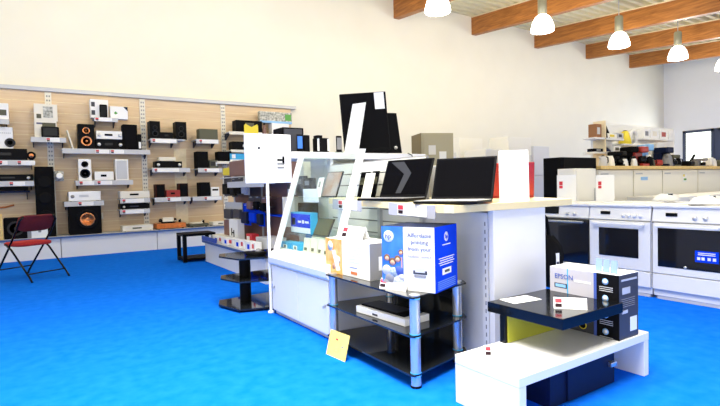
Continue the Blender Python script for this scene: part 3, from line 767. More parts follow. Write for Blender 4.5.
ZC = .994
def laptop(label, x, y, rz, w_=.38, d_=.25, tilt=14, body=BLACK, deck=SILVER, lid=BLACK, scr=SCREEN, hh=.245, stripe=False):
    """hinge at the local origin line, base towards -y"""
    t = thing('laptop', label, 'laptop', (x, y, ZC + (y - d_ * .3 - 2.05) * .026), rz)
    m = MB(); m.box(-w_ / 2, w_ / 2, -d_, .01, .004, .020, body, .006); m.box(-w_ / 2 + .006, w_ / 2 - .006, -d_ + .006, 0, .0195, .0225, deck, .001); m.build('base', t)
    k = MB()
    for r in range(5):
        for c_ in range(14): k.box(-w_ * .42 + c_ * w_ * .06, -w_ * .42 + c_ * w_ * .06 + w_ * .05, -.04 - r * .019, -.025 - r * .019, .022, .0245, deck if deck is SILVER else BLACK)
    k.box(-.05, .05, -d_ + .02, -d_ + .08, .0222, .0236, MGREY); k.build('keyboard', t)
    M_ = Matrix.Translation((0, .005, .02)) @ Matrix.Rotation(math.radians(-tilt), 4, 'X')
    l_ = MB().box(-w_ / 2, w_ / 2, 0, .012, 0, hh, lid, .005, M=M_).build('lid', t)
    MB().box(-w_ / 2 + .014, w_ / 2 - .014, -.002, .001, .02, hh - .014, scr, M=M_).build('screen', l_)
    if stripe:
        q = MB(); G2 = mat('screen_reflection', (.035, .037, .045), .3, spec=.1); a_ = [(-.42, .93), (-.12, .93), (.10, .62), (-.04, .10), (-.16, .10), (-.06, .60)]
        b2 = bmesh.new(); b2.faces.new([b2.verts.new((x_ * w_ * .95, -.0028, z_ * hh)) for x_, z_ in a_]); q.merge(b2, G2, False, M_); q.build('reflection_band', l_)  # grey stripe is a reflection painted onto the screen
    return t
laptop('open black laptop with pale keyboard deck, nearest on the counter', 2.27, 2.265, -66, .41, .27, 21, hh=.292)
laptop('open black laptop with a folded grey reflection painted on its screen, farther along the counter', 2.20, 2.78, -74, .41, .25, 23, deck=MGREY, hh=.30, stripe=True)
laptop('red-lidded laptop facing away behind the tall white card', 2.86, 2.42, 133, .42, .25, 14, RED, BLACK, RED)
laptop('grey laptop facing away between the two black laptops', 2.52, 2.66, 96, .26, .16, 12, LGREY, LGREY, LGREY, SCREEN, .23)
tag(MB().box(-.095, .095, -.004, .004, 0, .335, PAPER, .001).build('display_card'), 'tall blank white card standing before the red laptop', 'card', None, (2.66, 2.16, ZC + .002), -42, -4)
tag(MB().tube([(0, 0, 0), (.05, .03, .01), (.12, -.02, .008), (.2, .05, .008)], .006, BLACK).build('power_adapter'), 'black power lead coiled on the counter between the black laptops', 'power lead', None, (2.48, 2.55, ZC + .004))

# upper shelf unit
US_Y = 4.13
t = thing('shelf_unit', 'white open shelf unit with a thick top behind the glass showcase', 'shelf', (2.0, US_Y, 0))
MB().box(0, 1.62, 0, .45, 1.385, 1.45, WHITE, .004).build('top', t)
MB().box(1.57, 1.60, .02, .43, 0, 1.385, WHITE).build('side_panel', t)
MB().box(.42, .45, .02, .43, 0, 1.385, WHITE).build('side_panel', t)
MB().box(.45, 1.57, .41, .43, 0, 1.385, OFFW).build('back_panel', t)
for zz in (.5, .82, 1.14, 1.30): MB().box(.45, 1.57, .02, .41, zz, zz + .02, WHITE).build('shelf_board', t)
ZT = 1.45
def top_item(px0, px1, pyt, yf, z=ZT):
    a = at(px0, 145, 'y', yf); b_ = at(px1, 145, 'y', yf); zt = at((px0 + px1) / 2, pyt, 'y', yf).z
    return a.x, b_.x - a.x, zt - z
# dark big box left on the top
x, wd, h = top_item(280, 304, 127.5, 4.30)
t = thing('loudspeaker', 'wide dark grey speaker box at the left end of the shelf unit top', 'speaker', (x + .03, 4.30, ZT))
MB().box(0, wd - .03, 0, .22, 0, h, BLACKM, .006).build('cabinet', t)
MB().box(wd * .05, wd * .8, -.008, .002, h * .06, h * .94, DGREY, .004).build('grille', t)
def phone(label, px0, px1, pyt, yf, col, scr):
    x, wd, h = top_item(px0, px1, pyt, yf)
    t = thing('mobile_phone', label, 'phone', (x, yf, ZT + .012))
    MB().box(0, wd, 0, .012, 0, h, col, .006).build('housing', t)
    MB().box(wd * .1, wd * .9, -.002, .001, h * .14, h * .88, scr).build('screen', t)
    MB().box(0, wd, -.02, .05, -.012, 0, col, .003).build('stand', t)
phone('phone with bright blue screen on the shelf unit top', 297, 303, 135.5, 4.18, BLACK, SKYP)
x, wd, h = top_item(304.5, 310, 135, 4.2)
tag(MB().box(0, wd, 0, .1, 0, h, BLACK, .006).build('carton'), 'small black box right of the blue-screened phone', 'box', None, (x, 4.2, ZT))
x, wd, h = top_item(317.5, 329, 135.3, 4.2)
t = thing('charging_dock', 'black dock with two white side labels on the shelf unit top', 'dock', (x, 4.2, ZT))
MB().box(0, wd, 0, .1, 0, h * .85, BLACK, .006).build('housing', t)
for kx in (.0, .86): MB().box(wd * kx, wd * (kx + .14), -.004, .002, h * .1, h * .8, PAPER).build('label_strip', t)
MB().box(0, wd * .45, .0, .08, h * .85, h, BLACK, .004).build('upper_block', t)
phone('grey phone on a stand at the left of the leaning white card', 336.5, 342, 137, 4.2, BLACK, MGREY)
# big black TV seen from the back and the second one
x, wd, h = top_item(342, 385, 91, 4.36)
t = thing('television', 'large black television with a white label, tilted on the shelf unit', 'television', (x + wd / 2, 4.33, ZT), -24)
t.rotation_euler[1] = math.radians(-4)
tw = wd * .90; t.location.x += .03
MB().box(-tw / 2, tw / 2, 0, .03, .03, h * .97, BLACK, .006).build('screen_panel', t)
MB().box(-tw / 2 + .015, tw / 2 - .015, -.003, .001, .06, h * .96, BLACKM).build('screen', t)
MB().box(tw / 2 - .13, tw / 2 - .025, -.006, -.002, h * .70, h * .96, PAPER).build('label', t)
MB().box(-.16, .2, -.07, .09, 0, .012, BLACK, .004).build('stand', t); MB().box(-.04, .04, .0, .03, .01, .05, BLACK).build('neck', t)
x, wd, h = top_item(384, 397, 112.5, 4.42)
t = thing('monitor', 'smaller black monitor peeking out behind the large television', 'monitor', (x + wd * .3, 4.46, ZT), -12)
MB().prism([(-.26, 0, .03), (.20, 0, .03), (.14, 0, h), (-.26, 0, h)], (0, .03, 0), BLACK).build('screen_panel', t)
MB().box(-.2, .32, -.10, .08, 0, .012, BLACK, .004).build('stand', t); MB().box(-.03, .03, 0, .03, .01, .04, BLACK).build('neck', t)
MB().lathe([(.02, 0), (.02, .012), (.001, .013)], SILVER, (.12, 0, .09), 14, 'y').build('button', t)
# leaning white card
a = at(352.5, 144, 'y', 4.15); hh = at(361, 103, 'y', 4.15).z - ZT
tag(MB().prism([(-.09, 0, 0), (.075, 0, 0), (.20, 0, hh + .02), (.04, 0, hh - .01)], (0, .006, 0), PAPER).build('display_card'), 'tall blank white card leaning before the large television', 'card', None, (a.x, 4.16, ZT), None, -3)
tag(MB().tube([(0, 0, 0), (.03, -.03, -.02), (.05, -.035, -.1)], .005, BLACK).build('cable'), 'thin black cable hanging over the shelf unit edge above the laptops', 'cable', None, (at(407, 145, 'y', 4.15).x, 4.14, ZT + .006))

# ----- goods in the showcase
def facex(label, name, cat, px0, px1, pyb, pyt, xv, dep, body, z=None, rx=0.0, lean=0.0, prints=(), part='housing', group=None):
    a = at(px0, pyb, 'x', xv); b_ = at(px1, pyb, 'x', xv); w_ = a.y - b_.y; zb_ = a.z if z is None else z
    h_ = at((px0 + px1) / 2, pyt, 'x', xv).z - zb_
    t = thing(name, label, cat, (xv, a.y, zb_), -90, group, 0)
    M_ = Matrix.Rotation(math.radians(-lean), 4, 'X')
    MB().box(0, w_, 0, dep, 0, h_, body, .003, M=M_).build(part, t)
    for (c, d, e, f, m, pn) in prints: MB().box(w_ * c, w_ * d, -.003, .001, h_ * e, h_ * f, m, M=M_).build(pn, t)
    return t, w_, h_
WOODSCR = mat('tablet_picture', (.30, .16, .09), .15, col2=(.34, .34, .36), scale=5)
facex('tablet with brown picture leaning on the upper glass shelf', 'tablet', 'tablet', 321, 336, 197, 170, 2.1, .01, BLACK, 1.032, 0, 20, ((.05, .95, .04, .96, WOODSCR, 'screen'),))
facex('white tablet stand card left of the picture tablet', 'display_card', 'card', 315, 320, 198, 177, 2.06, .006, PAPER, 1.032, 0, 15, ((.3, .6, .5, .8, MGREY, 'printed_mark'),), 'card_face')
facex('dark tablet leaning on the lower glass shelf of the showcase', 'tablet', 'tablet', 311, 328, 235, 217, 2.0, .01, DGREY, .712, 0, 25, ((.05, .95, .04, .96, OLIVE, 'screen'),))
for (a, b_, p0, p1, cc, lab) in ((297, 303, 200, 176, DGREY, 'left one'), (304, 311, 200, 178, BLACKM, 'right one')):
    facex('dark upright case at the back of the upper glass shelf, ' + lab, 'carton', 'box', a, b_, p0, p1, 2.22, .06, cc, 1.032, 0, 0, ((.2, .8, .6, .85, MGREY, 'printed_panel'),), 'box_body', 'dark cases in the showcase')
facex('black wide case at the back of the lower glass shelf', 'carton', 'box', 297, 312, 232, 203, 2.24, .08, BLACKM, .712, 0, 0, (), 'box_body')
t, w_, h_ = facex('bright blue tablet box on the lower glass shelf', 'carton', 'box', 291, 311, 231, 212.5, 1.98, .07, CYANP, .712, 0, 0, ((.03, .97, .28, .92, BLUEP, 'printed_sky'), (.03, .97, .02, .28, PAPER, 'printed_strip'), (.08, .26, .38, .72, PGREEN, 'printed_tree')), 'box_body')
m = MB(); m.box(w_ * .4, w_ * .55, -.005, -.002, h_ * .5, h_ * .6, PAPER); m.box(w_ * .6, w_ * .7, -.005, -.002, h_ * .48, h_ * .64, PAPER); m.box(w_ * .74, w_ * .92, -.005, -.002, h_ * .5, h_ * .6, PAPER); m.build('printed_letters', t)
for k, (a, b_, lab) in enumerate(((281, 290, 'left'), (291, 300, 'middle'))):
    t, w_, h_ = facex('light blue ink cartridge box on the showcase deck, %s one' % lab, 'carton', 'box', a, b_, 252 + k * 1.5, 242 + k, 1.90, .1, CYANP, .572, 0, 0, ((.3, .7, .05, .6, PAPER, 'printed_panel'), (.42, .6, .15, .5, BLACK, 'printed_figure')), 'box_body', 'light blue cartridge boxes in the showcase')
for k, (a, b_, p_, lab) in enumerate(((303, 309, 238, 'first'), (310, 316, 237, 'second'), (317, 322.5, 238.5, 'third'), (323, 329, 240, 'fourth'))):
    facex('small cream pack on the showcase deck, %s from the blue cartridge boxes' % lab, 'carton', 'box', a, b_, 254 + k * 1.2, p_, 1.92, .06, OFFW, .572, 0, 8, ((.2, .6, .1, .3, OLIVE, 'printed_panel'),), 'box_body', 'cream packs in the showcase')
facex('dark box at the back of the showcase beneath the top', 'carton', 'box', 287, 297, 192, 184, 2.2, .1, DGREY, 1.032, 0, 0, ((.1, .45, .1, .6, LGREY, 'printed_panel'), (.55, .9, .1, .6, LGREY, 'printed_panel')), 'box_body')
facex('pale carton on the lower glass shelf at the cabinet end', 'carton', 'box', 283, 295, 225, 197, 2.2, .12, OFFW, .712, 0, 0, (), 'box_body')
# dark stacked cases seen through the glass on top of the side
facex('white price rail card on the upper glass shelf', 'price_card', 'card', 303, 318, 193, 189, 2.0, .005, PAPER, .99, 0, 0, (), 'card_face')
# tablets on the slatted wall above the counter
for (a, b_, p0, p1, lab, xx) in ((356, 365, 196, 171, 'dark tablet on an easel beside the far black laptop, left of the pair', 2.22), (367.5, 374, 193, 170, 'narrow dark tablet on an easel beside the far black laptop, right of the pair', 2.28)):
    t, w_, h_ = facex(lab, 'tablet', 'tablet', a, b_, p0, p1, xx, .008, BLACK, ZC + .004, 0, 14, ((.06, .94, .05, .95, SCREEN, 'screen'), (.08, .92, .55, .8, OLIVE, 'reflection_band')))  # olive band: a reflection painted on each tablet screen
facex('white folded easel card between the two dark tablets', 'display_card', 'card', 360, 369, 198, 172, 2.16, .006, PAPER, ZC + .002, 0, 16, (), 'card_face')
tag(MB().box(-.02, .02, 0, .09, 0, .383, WHITEG, .004).build('support_post'), 'short white post under the far end of the counter edge', 'post', None, (2.05, 3.30, .572))

# ------------------------------------------------------------------ glass TV stand in front of the island
t = thing('tv_stand', 'three-tier black glass stand with round aluminium columns in front of the island', 'stand', (1.73, 2.09, 0))
LY = .90; DX = .46
def gshelf(z):
    pts = [(-.035, -.03), (-.045, .0), (-.035, LY + .02), (.03, LY + .05), (DX + .05, LY - .02), (DX + .06, .14), (DX + .02, .08)]
    return MB().prism([(a, b_, z) for a, b_ in pts], (0, 0, .010), SMOKE)
for z in (.07, .285, .498): gshelf(z).build('glass_shelf', t)
for (a, b_) in ((0, 0), (0, LY - .02), (DX, .14), (DX, LY - .06)):
    m = MB()
    for z0, z1 in ((.012, .07), (.08, .285), (.295, .498)): m.cyl((a, b_, z0), (a, b_, z1), .029, BLUEWHITE, seg=28)
    m.cyl((a, b_, .508), (a, b_, .515), .03, STEEL, seg=28); m.cyl((a, b_, 0), (a, b_, .012), .031, BLACK, seg=28)
    for z0 in (.064, .080, .280, .296, .492): m.cyl((a, b_, z0), (a, b_, z0 + .004), .031, CYANP, seg=28)
    m.build('column', t)
ZG = .508
# white leftover column strip: glass back
MB().box(DX + .02, DX + .026, .18, LY - .12, .08, .49, SMOKE).build('back_glass', t)

# flat soundbar box
t = thing('keyboard_box', 'flat white open box with a black item inside on the middle glass tier', 'box', (1.74, 2.70, .2955), -86)
w_, d_ = .47, .20
MB().box(0, w_, 0, d_, 0, .042, PAPER, .003).build('box_body', t)
m = MB().box(.015, w_ - .04, .03, d_ - .015, .042, .050, BLACK, .003); m.box(.03, w_ - .12, .045, d_ - .03, .050, .052, DGREY); m.build('item', t)
MB().box(.17, .22, -.002, .001, .012, .024, DGREY).build('printed_panel', t)

# white headphone picture box
t = thing('carton', 'white product box with orange picture and text, left on the glass stand', 'box', (1.765, 3.12, ZG), -89)
w_, d_, h_ = .535, .21, .243
MB().box(0, w_, 0, d_, 0, h_, PAPER, .003).build('box_body', t)
m = MB().box(-.002, w_ * .40, -.003, .001, .0, h_, ORPR); m.build('printed_picture', t)
m = MB()
m.prism([(w_ * .16, -.004, h_ * .66), (w_ * .24, -.004, h_ * .68), (w_ * .36, -.004, h_ * .12), (w_ * .27, -.004, h_ * .08)], (0, -.001, 0), PAPER)
m.lathe([(.035, 0), (.001, .001)], PAPER, (w_ * .12, -.004, h_ * .78), 20, 'y')
m.build('printed_phone', t)
m = MB(); m.lathe([(.022, 0), (.001, .001)], SKIN, (w_ * .2, -.0035, h_ * .2), 16, 'y'); m.lathe([(.03, 0), (.001, .001)], OFFW, (w_ * .3, -.0032, h_ * .4), 16, 'y'); m.build('printed_hand', t)
m = MB()
for k in range(6): m.box(w_ * .52, w_ * (.86 if k % 2 else .9), -.002, .001, h_ * (.84 - k * .085), h_ * (.848 - k * .085), LGREY)
m.box(w_ * .58, w_ * .74, -.002, .001, h_ * .26, h_ * .275, PTEXTB); m.box(w_ * .6, w_ * .74, -.002, .001, h_ * .08, h_ * .16, mat('brick_print', (.65, .2, .06), .6))
m.build('printed_text', t)
m = MB(); m.box(w_, w_ + .002, .004, d_ - .004, .004, h_ - .004, MGREY); m.box(w_ + .001, w_ + .003, d_ * .35, d_ * .98, h_ * .25, h_ * .62, PAPER); m.build('side_panel', t)
def tent(label, loc, rz, w_, h_, redat=.02, group='folded price cards'):
    t = thing('price_card', label, 'card', loc, rz, group)
    MB().prism([(0, 0, 0), (w_, 0, 0), (w_, h_ * .4, h_), (0, h_ * .4, h_)], (0, .002, .0), PAPER).prism([(0, h_ * .8, 0), (w_, h_ * .8, 0), (w_, h_ * .42, h_), (0, h_ * .42, h_)], (0, .002, .0), PAPER).build('folded_card', t)
    def q(x0, x1, a, b_, m): return MB().prism([(x0, h_ * .4 * a - .001, h_ * a), (x1, h_ * .4 * a - .001, h_ * a), (x1, h_ * .4 * b_ - .001, h_ * b_), (x0, h_ * .4 * b_ - .001, h_ * b_)], (0, -.001, 0), m)
    q(redat, redat + w_ * .2, .55, .88, REDTAG).build('red_logo', t); q(redat, redat + w_ * .2, .15, .45, BLKTAG).build('dark_logo', t)
    return t
tent('folded white price card lying on top of the headphone picture box', (1.82, 3.02, ZG + .244), -86, .26, .085)
# HP printer box
t = thing('printer_box', 'large blue and white printer carton with family photo on the glass stand', 'box', (1.725, 2.375, ZG), -68)
w_, d_, h_ = .345, .30, .370
MB().box(0, w_, 0, d_, 0, h_, PAPER, .002).build('box_body', t)
MB().box(0, w_, 0, d_, h_ - .001, h_ + .001, NAVY).build('top_panel', t)
MB().box(0, w_ * .42, -.002, .001, 0, h_, SKYP).build('printed_photo', t)
MB().box(w_ - .001, w_ + .002, 0, d_, 0, h_, BLUEP).build('side_panel', t)
def disc(m, r, x, z, mt, y=-.003, seg=24): m.lathe([(r, 0), (r * .98, .0008), (.0005, .001)], mt, (x, y, z), seg, 'y')
m = MB(); disc(m, .034, w_ * .14, h_ * .84, PAPER); m.text('hp', .042, BLUEP, w_ * .135, h_ * .84 - .012, -.0045); m.build('printed_logo', t)
m = MB()
for (fx, fz, r, cc) in ((.09, .30, .030, LGREY), (.16, .17, .036, MGREY), (.22, .26, .034, mat('print_check_shirt', (.55, .62, .66), .6, col2=(.12, .2, .3), scale=90)), (.33, .30, .030, PTEXTB), (.30, .12, .040, mat('print_pale_shirt', (.45, .5, .6), .6, noise=.3, scale=60)), (.10, .08, .032, MGREY), (.37, .20, .022, LGREY)): disc(m, r, w_ * fx, h_ * fz, cc, -.0024)
for (fx, fz, r, sk) in ((.10, .48, .017, SKIN), (.21, .42, .019, SKIN), (.31, .47, .017, SKIN), (.375, .58, .013, SKIN)):
    disc(m, r * 1.25, w_ * fx, h_ * (fz + .018), HAIR, -.0028); disc(m, r * .85, w_ * fx, h_ * fz, sk, -.0036)
m.box(w_ * .375, w_ * .40, -.003, -.002, h_ * .30, h_ * .52, SKIN); m.build('printed_family', t)
m = MB()
for k, (s_, sz) in enumerate((('Affordable', .036), ('printing', .036), ('from your', .036), ('mobile device', .028))): m.text(s_, sz, PTEXT if k < 3 else mat('print_text_pale', (.35, .3, .45), .6), w_ * .725, h_ * (.84 - k * .105), -.002)
m.build('printed_text', t)
m = MB(); m.box(w_ * .60, w_ * .86, -.003, .001, h_ * .27, h_ * .33, DGREY, .002); m.box(w_ * .64, w_ * .82, -.004, .001, h_ * .30, h_ * .37, LGREY); m.box(w_ * .62, w_ * .84, -.003, .001, h_ * .22, h_ * .26, MGREY); m.build('printed_printer', t)
RS = Matrix.Translation((w_ + .002, 0, 0)) @ Matrix.Rotation(PI / 2, 4, 'Z')
m = MB(); m.merge(*( (lambda b: (b, PAPER, False, RS @ Matrix.Translation((d_ * .5, 0, h_ * .83)) @ Matrix.Rotation(PI / 2, 4, 'X')))( (lambda b: (bmesh.ops.create_circle(b, cap_ends=True, segments=24, radius=.028), b)[1])(bmesh.new()) ) ))
m.text('hp', .034, BLUEP, d_ * .5, h_ * .83 - .01, -.001, M=RS)
m.box(w_ + .002, w_ + .003, d_ * .32, d_ * .68, h_ * .70, h_ * .715, PAPER); m.build('printed_logo', t)
m = MB()
for k in range(4): m.box(w_ + .002, w_ + .003, d_ * (.15 + .05 * (k % 2)), d_ * (.85 - .05 * (k % 2)), h_ * (.50 - k * .035), h_ * (.512 - k * .035), PAPER)
m.box(w_ + .002, w_ + .003, d_ * .3, d_ * .7, h_ * .24, h_ * .34, PAPER, .0005); m.box(w_ + .0025, w_ + .0035, d_ * .4, d_ * .62, h_ * .27, h_ * .31, DGREY)
for k in range(5): m.box(w_ + .002, w_ + .003, d_ * .1, d_ * .9, h_ * (.15 - k * .03), h_ * (.157 - k * .03), LBLUE)
m.build('printed_text', t)
tent('folded white price card on the glass edge before the printer carton', (1.705, 2.385, ZG), -70, .185, .058, .003)

# yellow card leaning on the stand column
t = thing('floor_card', 'yellow square card leaning on the left column of the glass stand', 'card', (1.60, 2.87, 0), -85)
M_ = Matrix.Rotation(math.radians(-16), 4, 'X')
MB().box(0, .21, 0, .004, 0, .165, YELLOW, M=M_).build('card_face', t)
m = MB(); m.box(.08, .10, -.002, 0, .11, .122, REDTAG, M=M_); m.box(.08, .12, -.002, 0, .04, .052, ORPR, M=M_); m.box(.15, .17, -.002, 0, .075, .083, MGREY, M=M_); m.build('printed_marks', t)

# ------------------------------------------------------------------ white bench with the black upper unit
ZB = .247
BX0, BX1, BY0, BY1 = 1.77, 2.90, 1.425, 1.825
t = thing('bench', 'low white bridge-shaped bench in the right foreground', 'bench', (BX0, BY0, 0))
bw, bd = BX1 - BX0, BY1 - BY0
MB().box(0, bw, 0, bd, ZB - .045, ZB, WHITEG, .002).build('top', t)
MB().box(0.001, .05, .001, bd, 0, ZB - .046, WHITEG, .002).build('side_panel', t)
MB().box(bw - .05, bw - .001, .001, bd, 0, ZB - .046, WHITEG, .002).build('side_panel', t)
t = thing('drawer_block', 'low navy-black drawer block tucked under the white bench', 'drawer block', (2.08, 1.49, 0))
MB().box(0, .56, 0, .30, .0, .195, NAVY, .002).build('body', t)
d = MB().box(.13, .555, -.012, 0, .006, .19, NAVY, .002).build('drawer', t)
MB().box(.49, .54, -.035, -.012, .105, .13, STEEL, .003).build('handle', d)

t = thing('side_unit', 'black lacquered cantilever top with lime inner panel standing on the white bench', 'side table', (2.10, 1.43, ZB))
UT = .455 - ZB
MB().box(0, .54, 0, .47, UT - .055, UT, BLACKG, .002).build('top', t)
MB().box(.0, .50, .35, .385, 0, UT - .056, BLACKG, .002).build('rear_panel', t)
MB().box(.02, .48, .343, .35, .002, UT - .058, LIME).build('lime_panel', t)
tag(MB().box(0, .20, 0, .12, 0, .001, PAPER).build('paper_sheet'), 'white paper sheet at the back of the black lacquered top', 'paper', None, (2.17, 1.77, .4555), -8)
def bigtent(label, loc, rz, w_=.16, h_=.055):
    return tent(label, loc, rz, w_, h_, .008)
bigtent('folded white price card on the black lacquered top by the printer carton', (2.245, 1.58, .456), -52)
bigtent('folded white price card on the left end of the white bench', (1.86, 1.71, ZB + .001), -40, .13, .05)

# Epson box
t = thing('printer_box', 'grey and white printer carton standing upright on the white bench', 'box', (2.612, 1.86, ZB), -90)
w_, d_, h_ = .425, .195, .355
MB().box(0, w_, 0, d_, 0, h_, DGREY, .002).build('box_body', t)
m = MB(); m.prism([(0, -.002, 0), (0, -.002, h_), (w_ * .68, -.002, h_), (w_ * .68, -.002, h_ * .30), (w_ * .3, -.002, h_ * .22), (w_ * .1, -.002, 0)], (0, .001, 0), mat('print_silver', (.50, .49, .54), .45, noise=.06, scale=5)); m.build('printed_front', t)
MB().box(0, w_, 0, d_, h_ - .001, h_ + .0015, PAPER).build('top_panel', t)
m = MB(); m.box(w_ * .66, w_ * .70, -.003, .0, 0, h_, PTEXTB); m.box(w_ * .27, w_ * .285, -.003, 0, h_ * .2, h_, CYANP); m.box(w_ * .70, w_ - .001, -.003, 0, 0, h_, BLACK); m.build('printed_bands', t)
m = MB(); m.text('EPSON', .040, PTEXTB, w_ * .22, h_ * .82, -.003); m.build('printed_name', t)
m = MB(); m.box(w_ * .07, w_ * .27, -.003, 0, h_ * .66, h_ * .74, DGREY, .001); m.box(w_ * .09, w_ * .25, -.004, -.002, h_ * .675, h_ * .725, LBLUE); m.build('printed_badge', t)
MB().box(w_ * .38, w_ * .62, -.003, 0, h_ * .80, h_ * .83, PAPER).build('printed_line', t)
m = MB()
for k in range(4):
    disc(m, .018, w_ * .82, h_ * (.88 - k * .26), LBLUE, -.004); disc(m, .012, w_ * .82, h_ * (.88 - k * .26), PAPER, -.0045)
    for j in range(3): m.box(w_ * .74, w_ * .92, -.004, -.002, h_ * (.79 - k * .26 - j * .03), h_ * (.80 - k * .26 - j * .03), LGREY)
m.build('printed_icons', t)
m = MB(); disc(m, .024, w_ * .5, h_ * .12, YEL, -.003); disc(m, .019, w_ * .5, h_ * .12, BLACK, -.0042); m.build('printed_dial', t)
m = MB(); m.box(w_ + .0, w_ + .002, d_ * .15, d_ * .55, h_ * .70, h_ * .80, LGREY); m.box(w_, w_ + .002, d_ * .55, d_ * .9, h_ * .1, h_ * .32, PAPER)
for k in range(5): m.box(w_, w_ + .002, d_ * .1, d_ * .8, h_ * (.62 - k * .03), h_ * (.628 - k * .03), MGREY)
m.box(w_, w_ + .002, d_ * .12, d_ * .42, h_ * .40, h_ * .45, LGREY); m.box(w_, w_ + .002, d_ * .1, d_ * .9, h_ * .90, h_ * .93, LGREY); m.build('printed_side', t)
t = thing('acrylic_holder', 'clear folded leaflet holder standing on the grey printer carton', 'holder', (2.66, 1.60, ZB + h_ + .002), -100)
for k in range(3): MB().prism([(.05 * k, 0, 0), (.05 * k + .045, 0, 0), (.05 * k + .03, .02, .07), (.05 * k - .01, .02, .07)], (0, .002, 0), mat('pale_acrylic', (.22, .32, .52), .2)).build('leaflet', t)

# black bag at the end of the island
t = thing('shoulder_bag', 'black shoulder bag with white label hanging beside the end panel', 'bag', (3.02, 2.24, .36), -8)
b = bmesh.new(); bmesh.ops.create_cube(b, size=1)
bmesh.ops.subdivide_edges(b, edges=b.edges[:], cuts=4, use_grid_fill=True)
for v in b.verts:
    x_, y_, z_ = v.co; k = 1 - .35 * abs(z_ * 2) ** 3
    v.co = Vector((x_ * .15 * k + .01 * math.sin(z_ * 9), y_ * .30 * k, z_ * .36 + .2 + .012 * math.sin(x_ * 20 + y_ * 14)))
MB().merge(b, BLACKM, True).build('bag_body', t)
MB().tube([(0, -.1, .34), (.01, -.06, .50), (0, 0, .56), (.01, .06, .50), (0, .1, .34)], .012, BLACKM).build('strap', t)
m = MB(); m.box(.005, .035, -.150, -.146, .14, .26, PAPER); m.box(.01, .03, -.152, -.149, .17, .20, DGREY); m.build('label', t)
MB().cyl((-.165, 0, .555), (.02, 0, .555), .006, STEEL, seg=8).build('hook', t)

# ------------------------------------------------------------------ cookers
def cooker(label, y1, w_, kind):
    """front faces -x at x = 4.8; y1 = its far side"""
    t = thing('cooker', label, 'cooker', (4.8, y1, 0), -90, 'cookers in the front row')
    d_ = .6; w_ -= .008
    m = MB(); m.box(0, w_, .03, d_, .03, .86, WHITE, .003); m.box(.01, w_ - .01, .05, d_, 0, .03, MGREY); m.build('body', t)
    MB().box(-.002, w_ + .002, -.0, d_, .852, .872, WHITE, .004).build('hob_top', t)
    pc = MB().prism([(0, .0, .725), (0, .02, .85), (0, .06, .85), (0, .06, .725)], (w_, 0, 0), WHITE).build('control_panel', t)
    m = MB()
    m.box(w_ * .2, w_ * .36, -.0, .02, .775, .805, BLACKG) if kind != 'dark' else m.box(w_ * .05, w_ * .42, .0, .02, .76, .84, BLACKG)
    m.build('clock_display', t)
    kn = 4 if kind == 'window' else 2
    for k in range(kn):
        kx = w_ * (.58 + .09 * k) if kn == 4 else w_ * (.60 + .14 * k)
        MB().lathe([(.018, 0), (.016, .02), (.001, .021)], SILVER if kn == 2 else WHITE, (kx, .008, .765), 16, 'y').build('knob', t)
    dr = MB().box(.004, w_ - .004, 0, .03, .245, .71, WHITE if kind != 'dark' else OVENG, .004)
    d = dr.build('door', t)
    if kind == 'window': MB().box(w_ * .17, w_ * .82, -.004, .001, .36, .64, OVENG, .002).build('door_glass', d)
    if kind == 'black': MB().box(w_ * .085, w_ - .03, -.004, .001, .31, .665, OVENG, .002).build('door_glass', d)
    hm = WHITE if kind != 'dark' else STEEL
    m = MB(); m.box(w_ * .07, w_ * .93, -.045, -.03, .672, .695, hm, .006)
    for hx in (.1, .88): m.box(w_ * hx, w_ * hx + .02, -.032, .0, .675, .692, hm)
    m.build('handle', d)
    MB().box(.004, w_ - .004, .0, .03, .095, .238, WHITE, .004).build('drawer', t)
    MB().box(.03, w_ - .02, .035, .045, .0, .09, LGREY).build('kick_panel', t)
    for (hx, hy, r) in ((.25, .18, .085), (.72, .18, .07), (.25, .42, .07), (.72, .42, .085)):
        MB().lathe([(r, 0), (r, .008), (r * .85, .01), (.001, .01)], CREAM, (w_ * hx, hy, .872), 24).build('hotplate', t)
    return t
cooker('white cooker with all-black door and steel handle beside the island end', 3.56, .61, 'dark')
cooker('white cooker with white door and a dark window in the front row', 2.947, .615, 'window')
t = cooker('white cooker with large black glass door carrying a blue sticker', 2.325, .60, 'black')
m = MB(); w_ = .6
m.box(w_ * .60, w_ * .90, -.008, -.004, .385, .485, BLUEP); [m.box(w_ * (.63 + .055 * q), w_ * (.67 + .055 * q), -.0095, -.008, .405, .43, PAPER) for q in (0, 1, 2.4, 3.6)]
for k in range(2): m.box(w_ * .64, w_ * .86, -.0095, -.008, .448 + k * .015, .455 + k * .015, PAPER)
m.build('sticker', t)
m = MB(); disc(m, .012, w_ * .47, .325, SILVER, -.005); m.build('door_emblem', t)
cooker('white cooker at the right edge beyond the blue-stickered one', 1.715, .60, 'window')

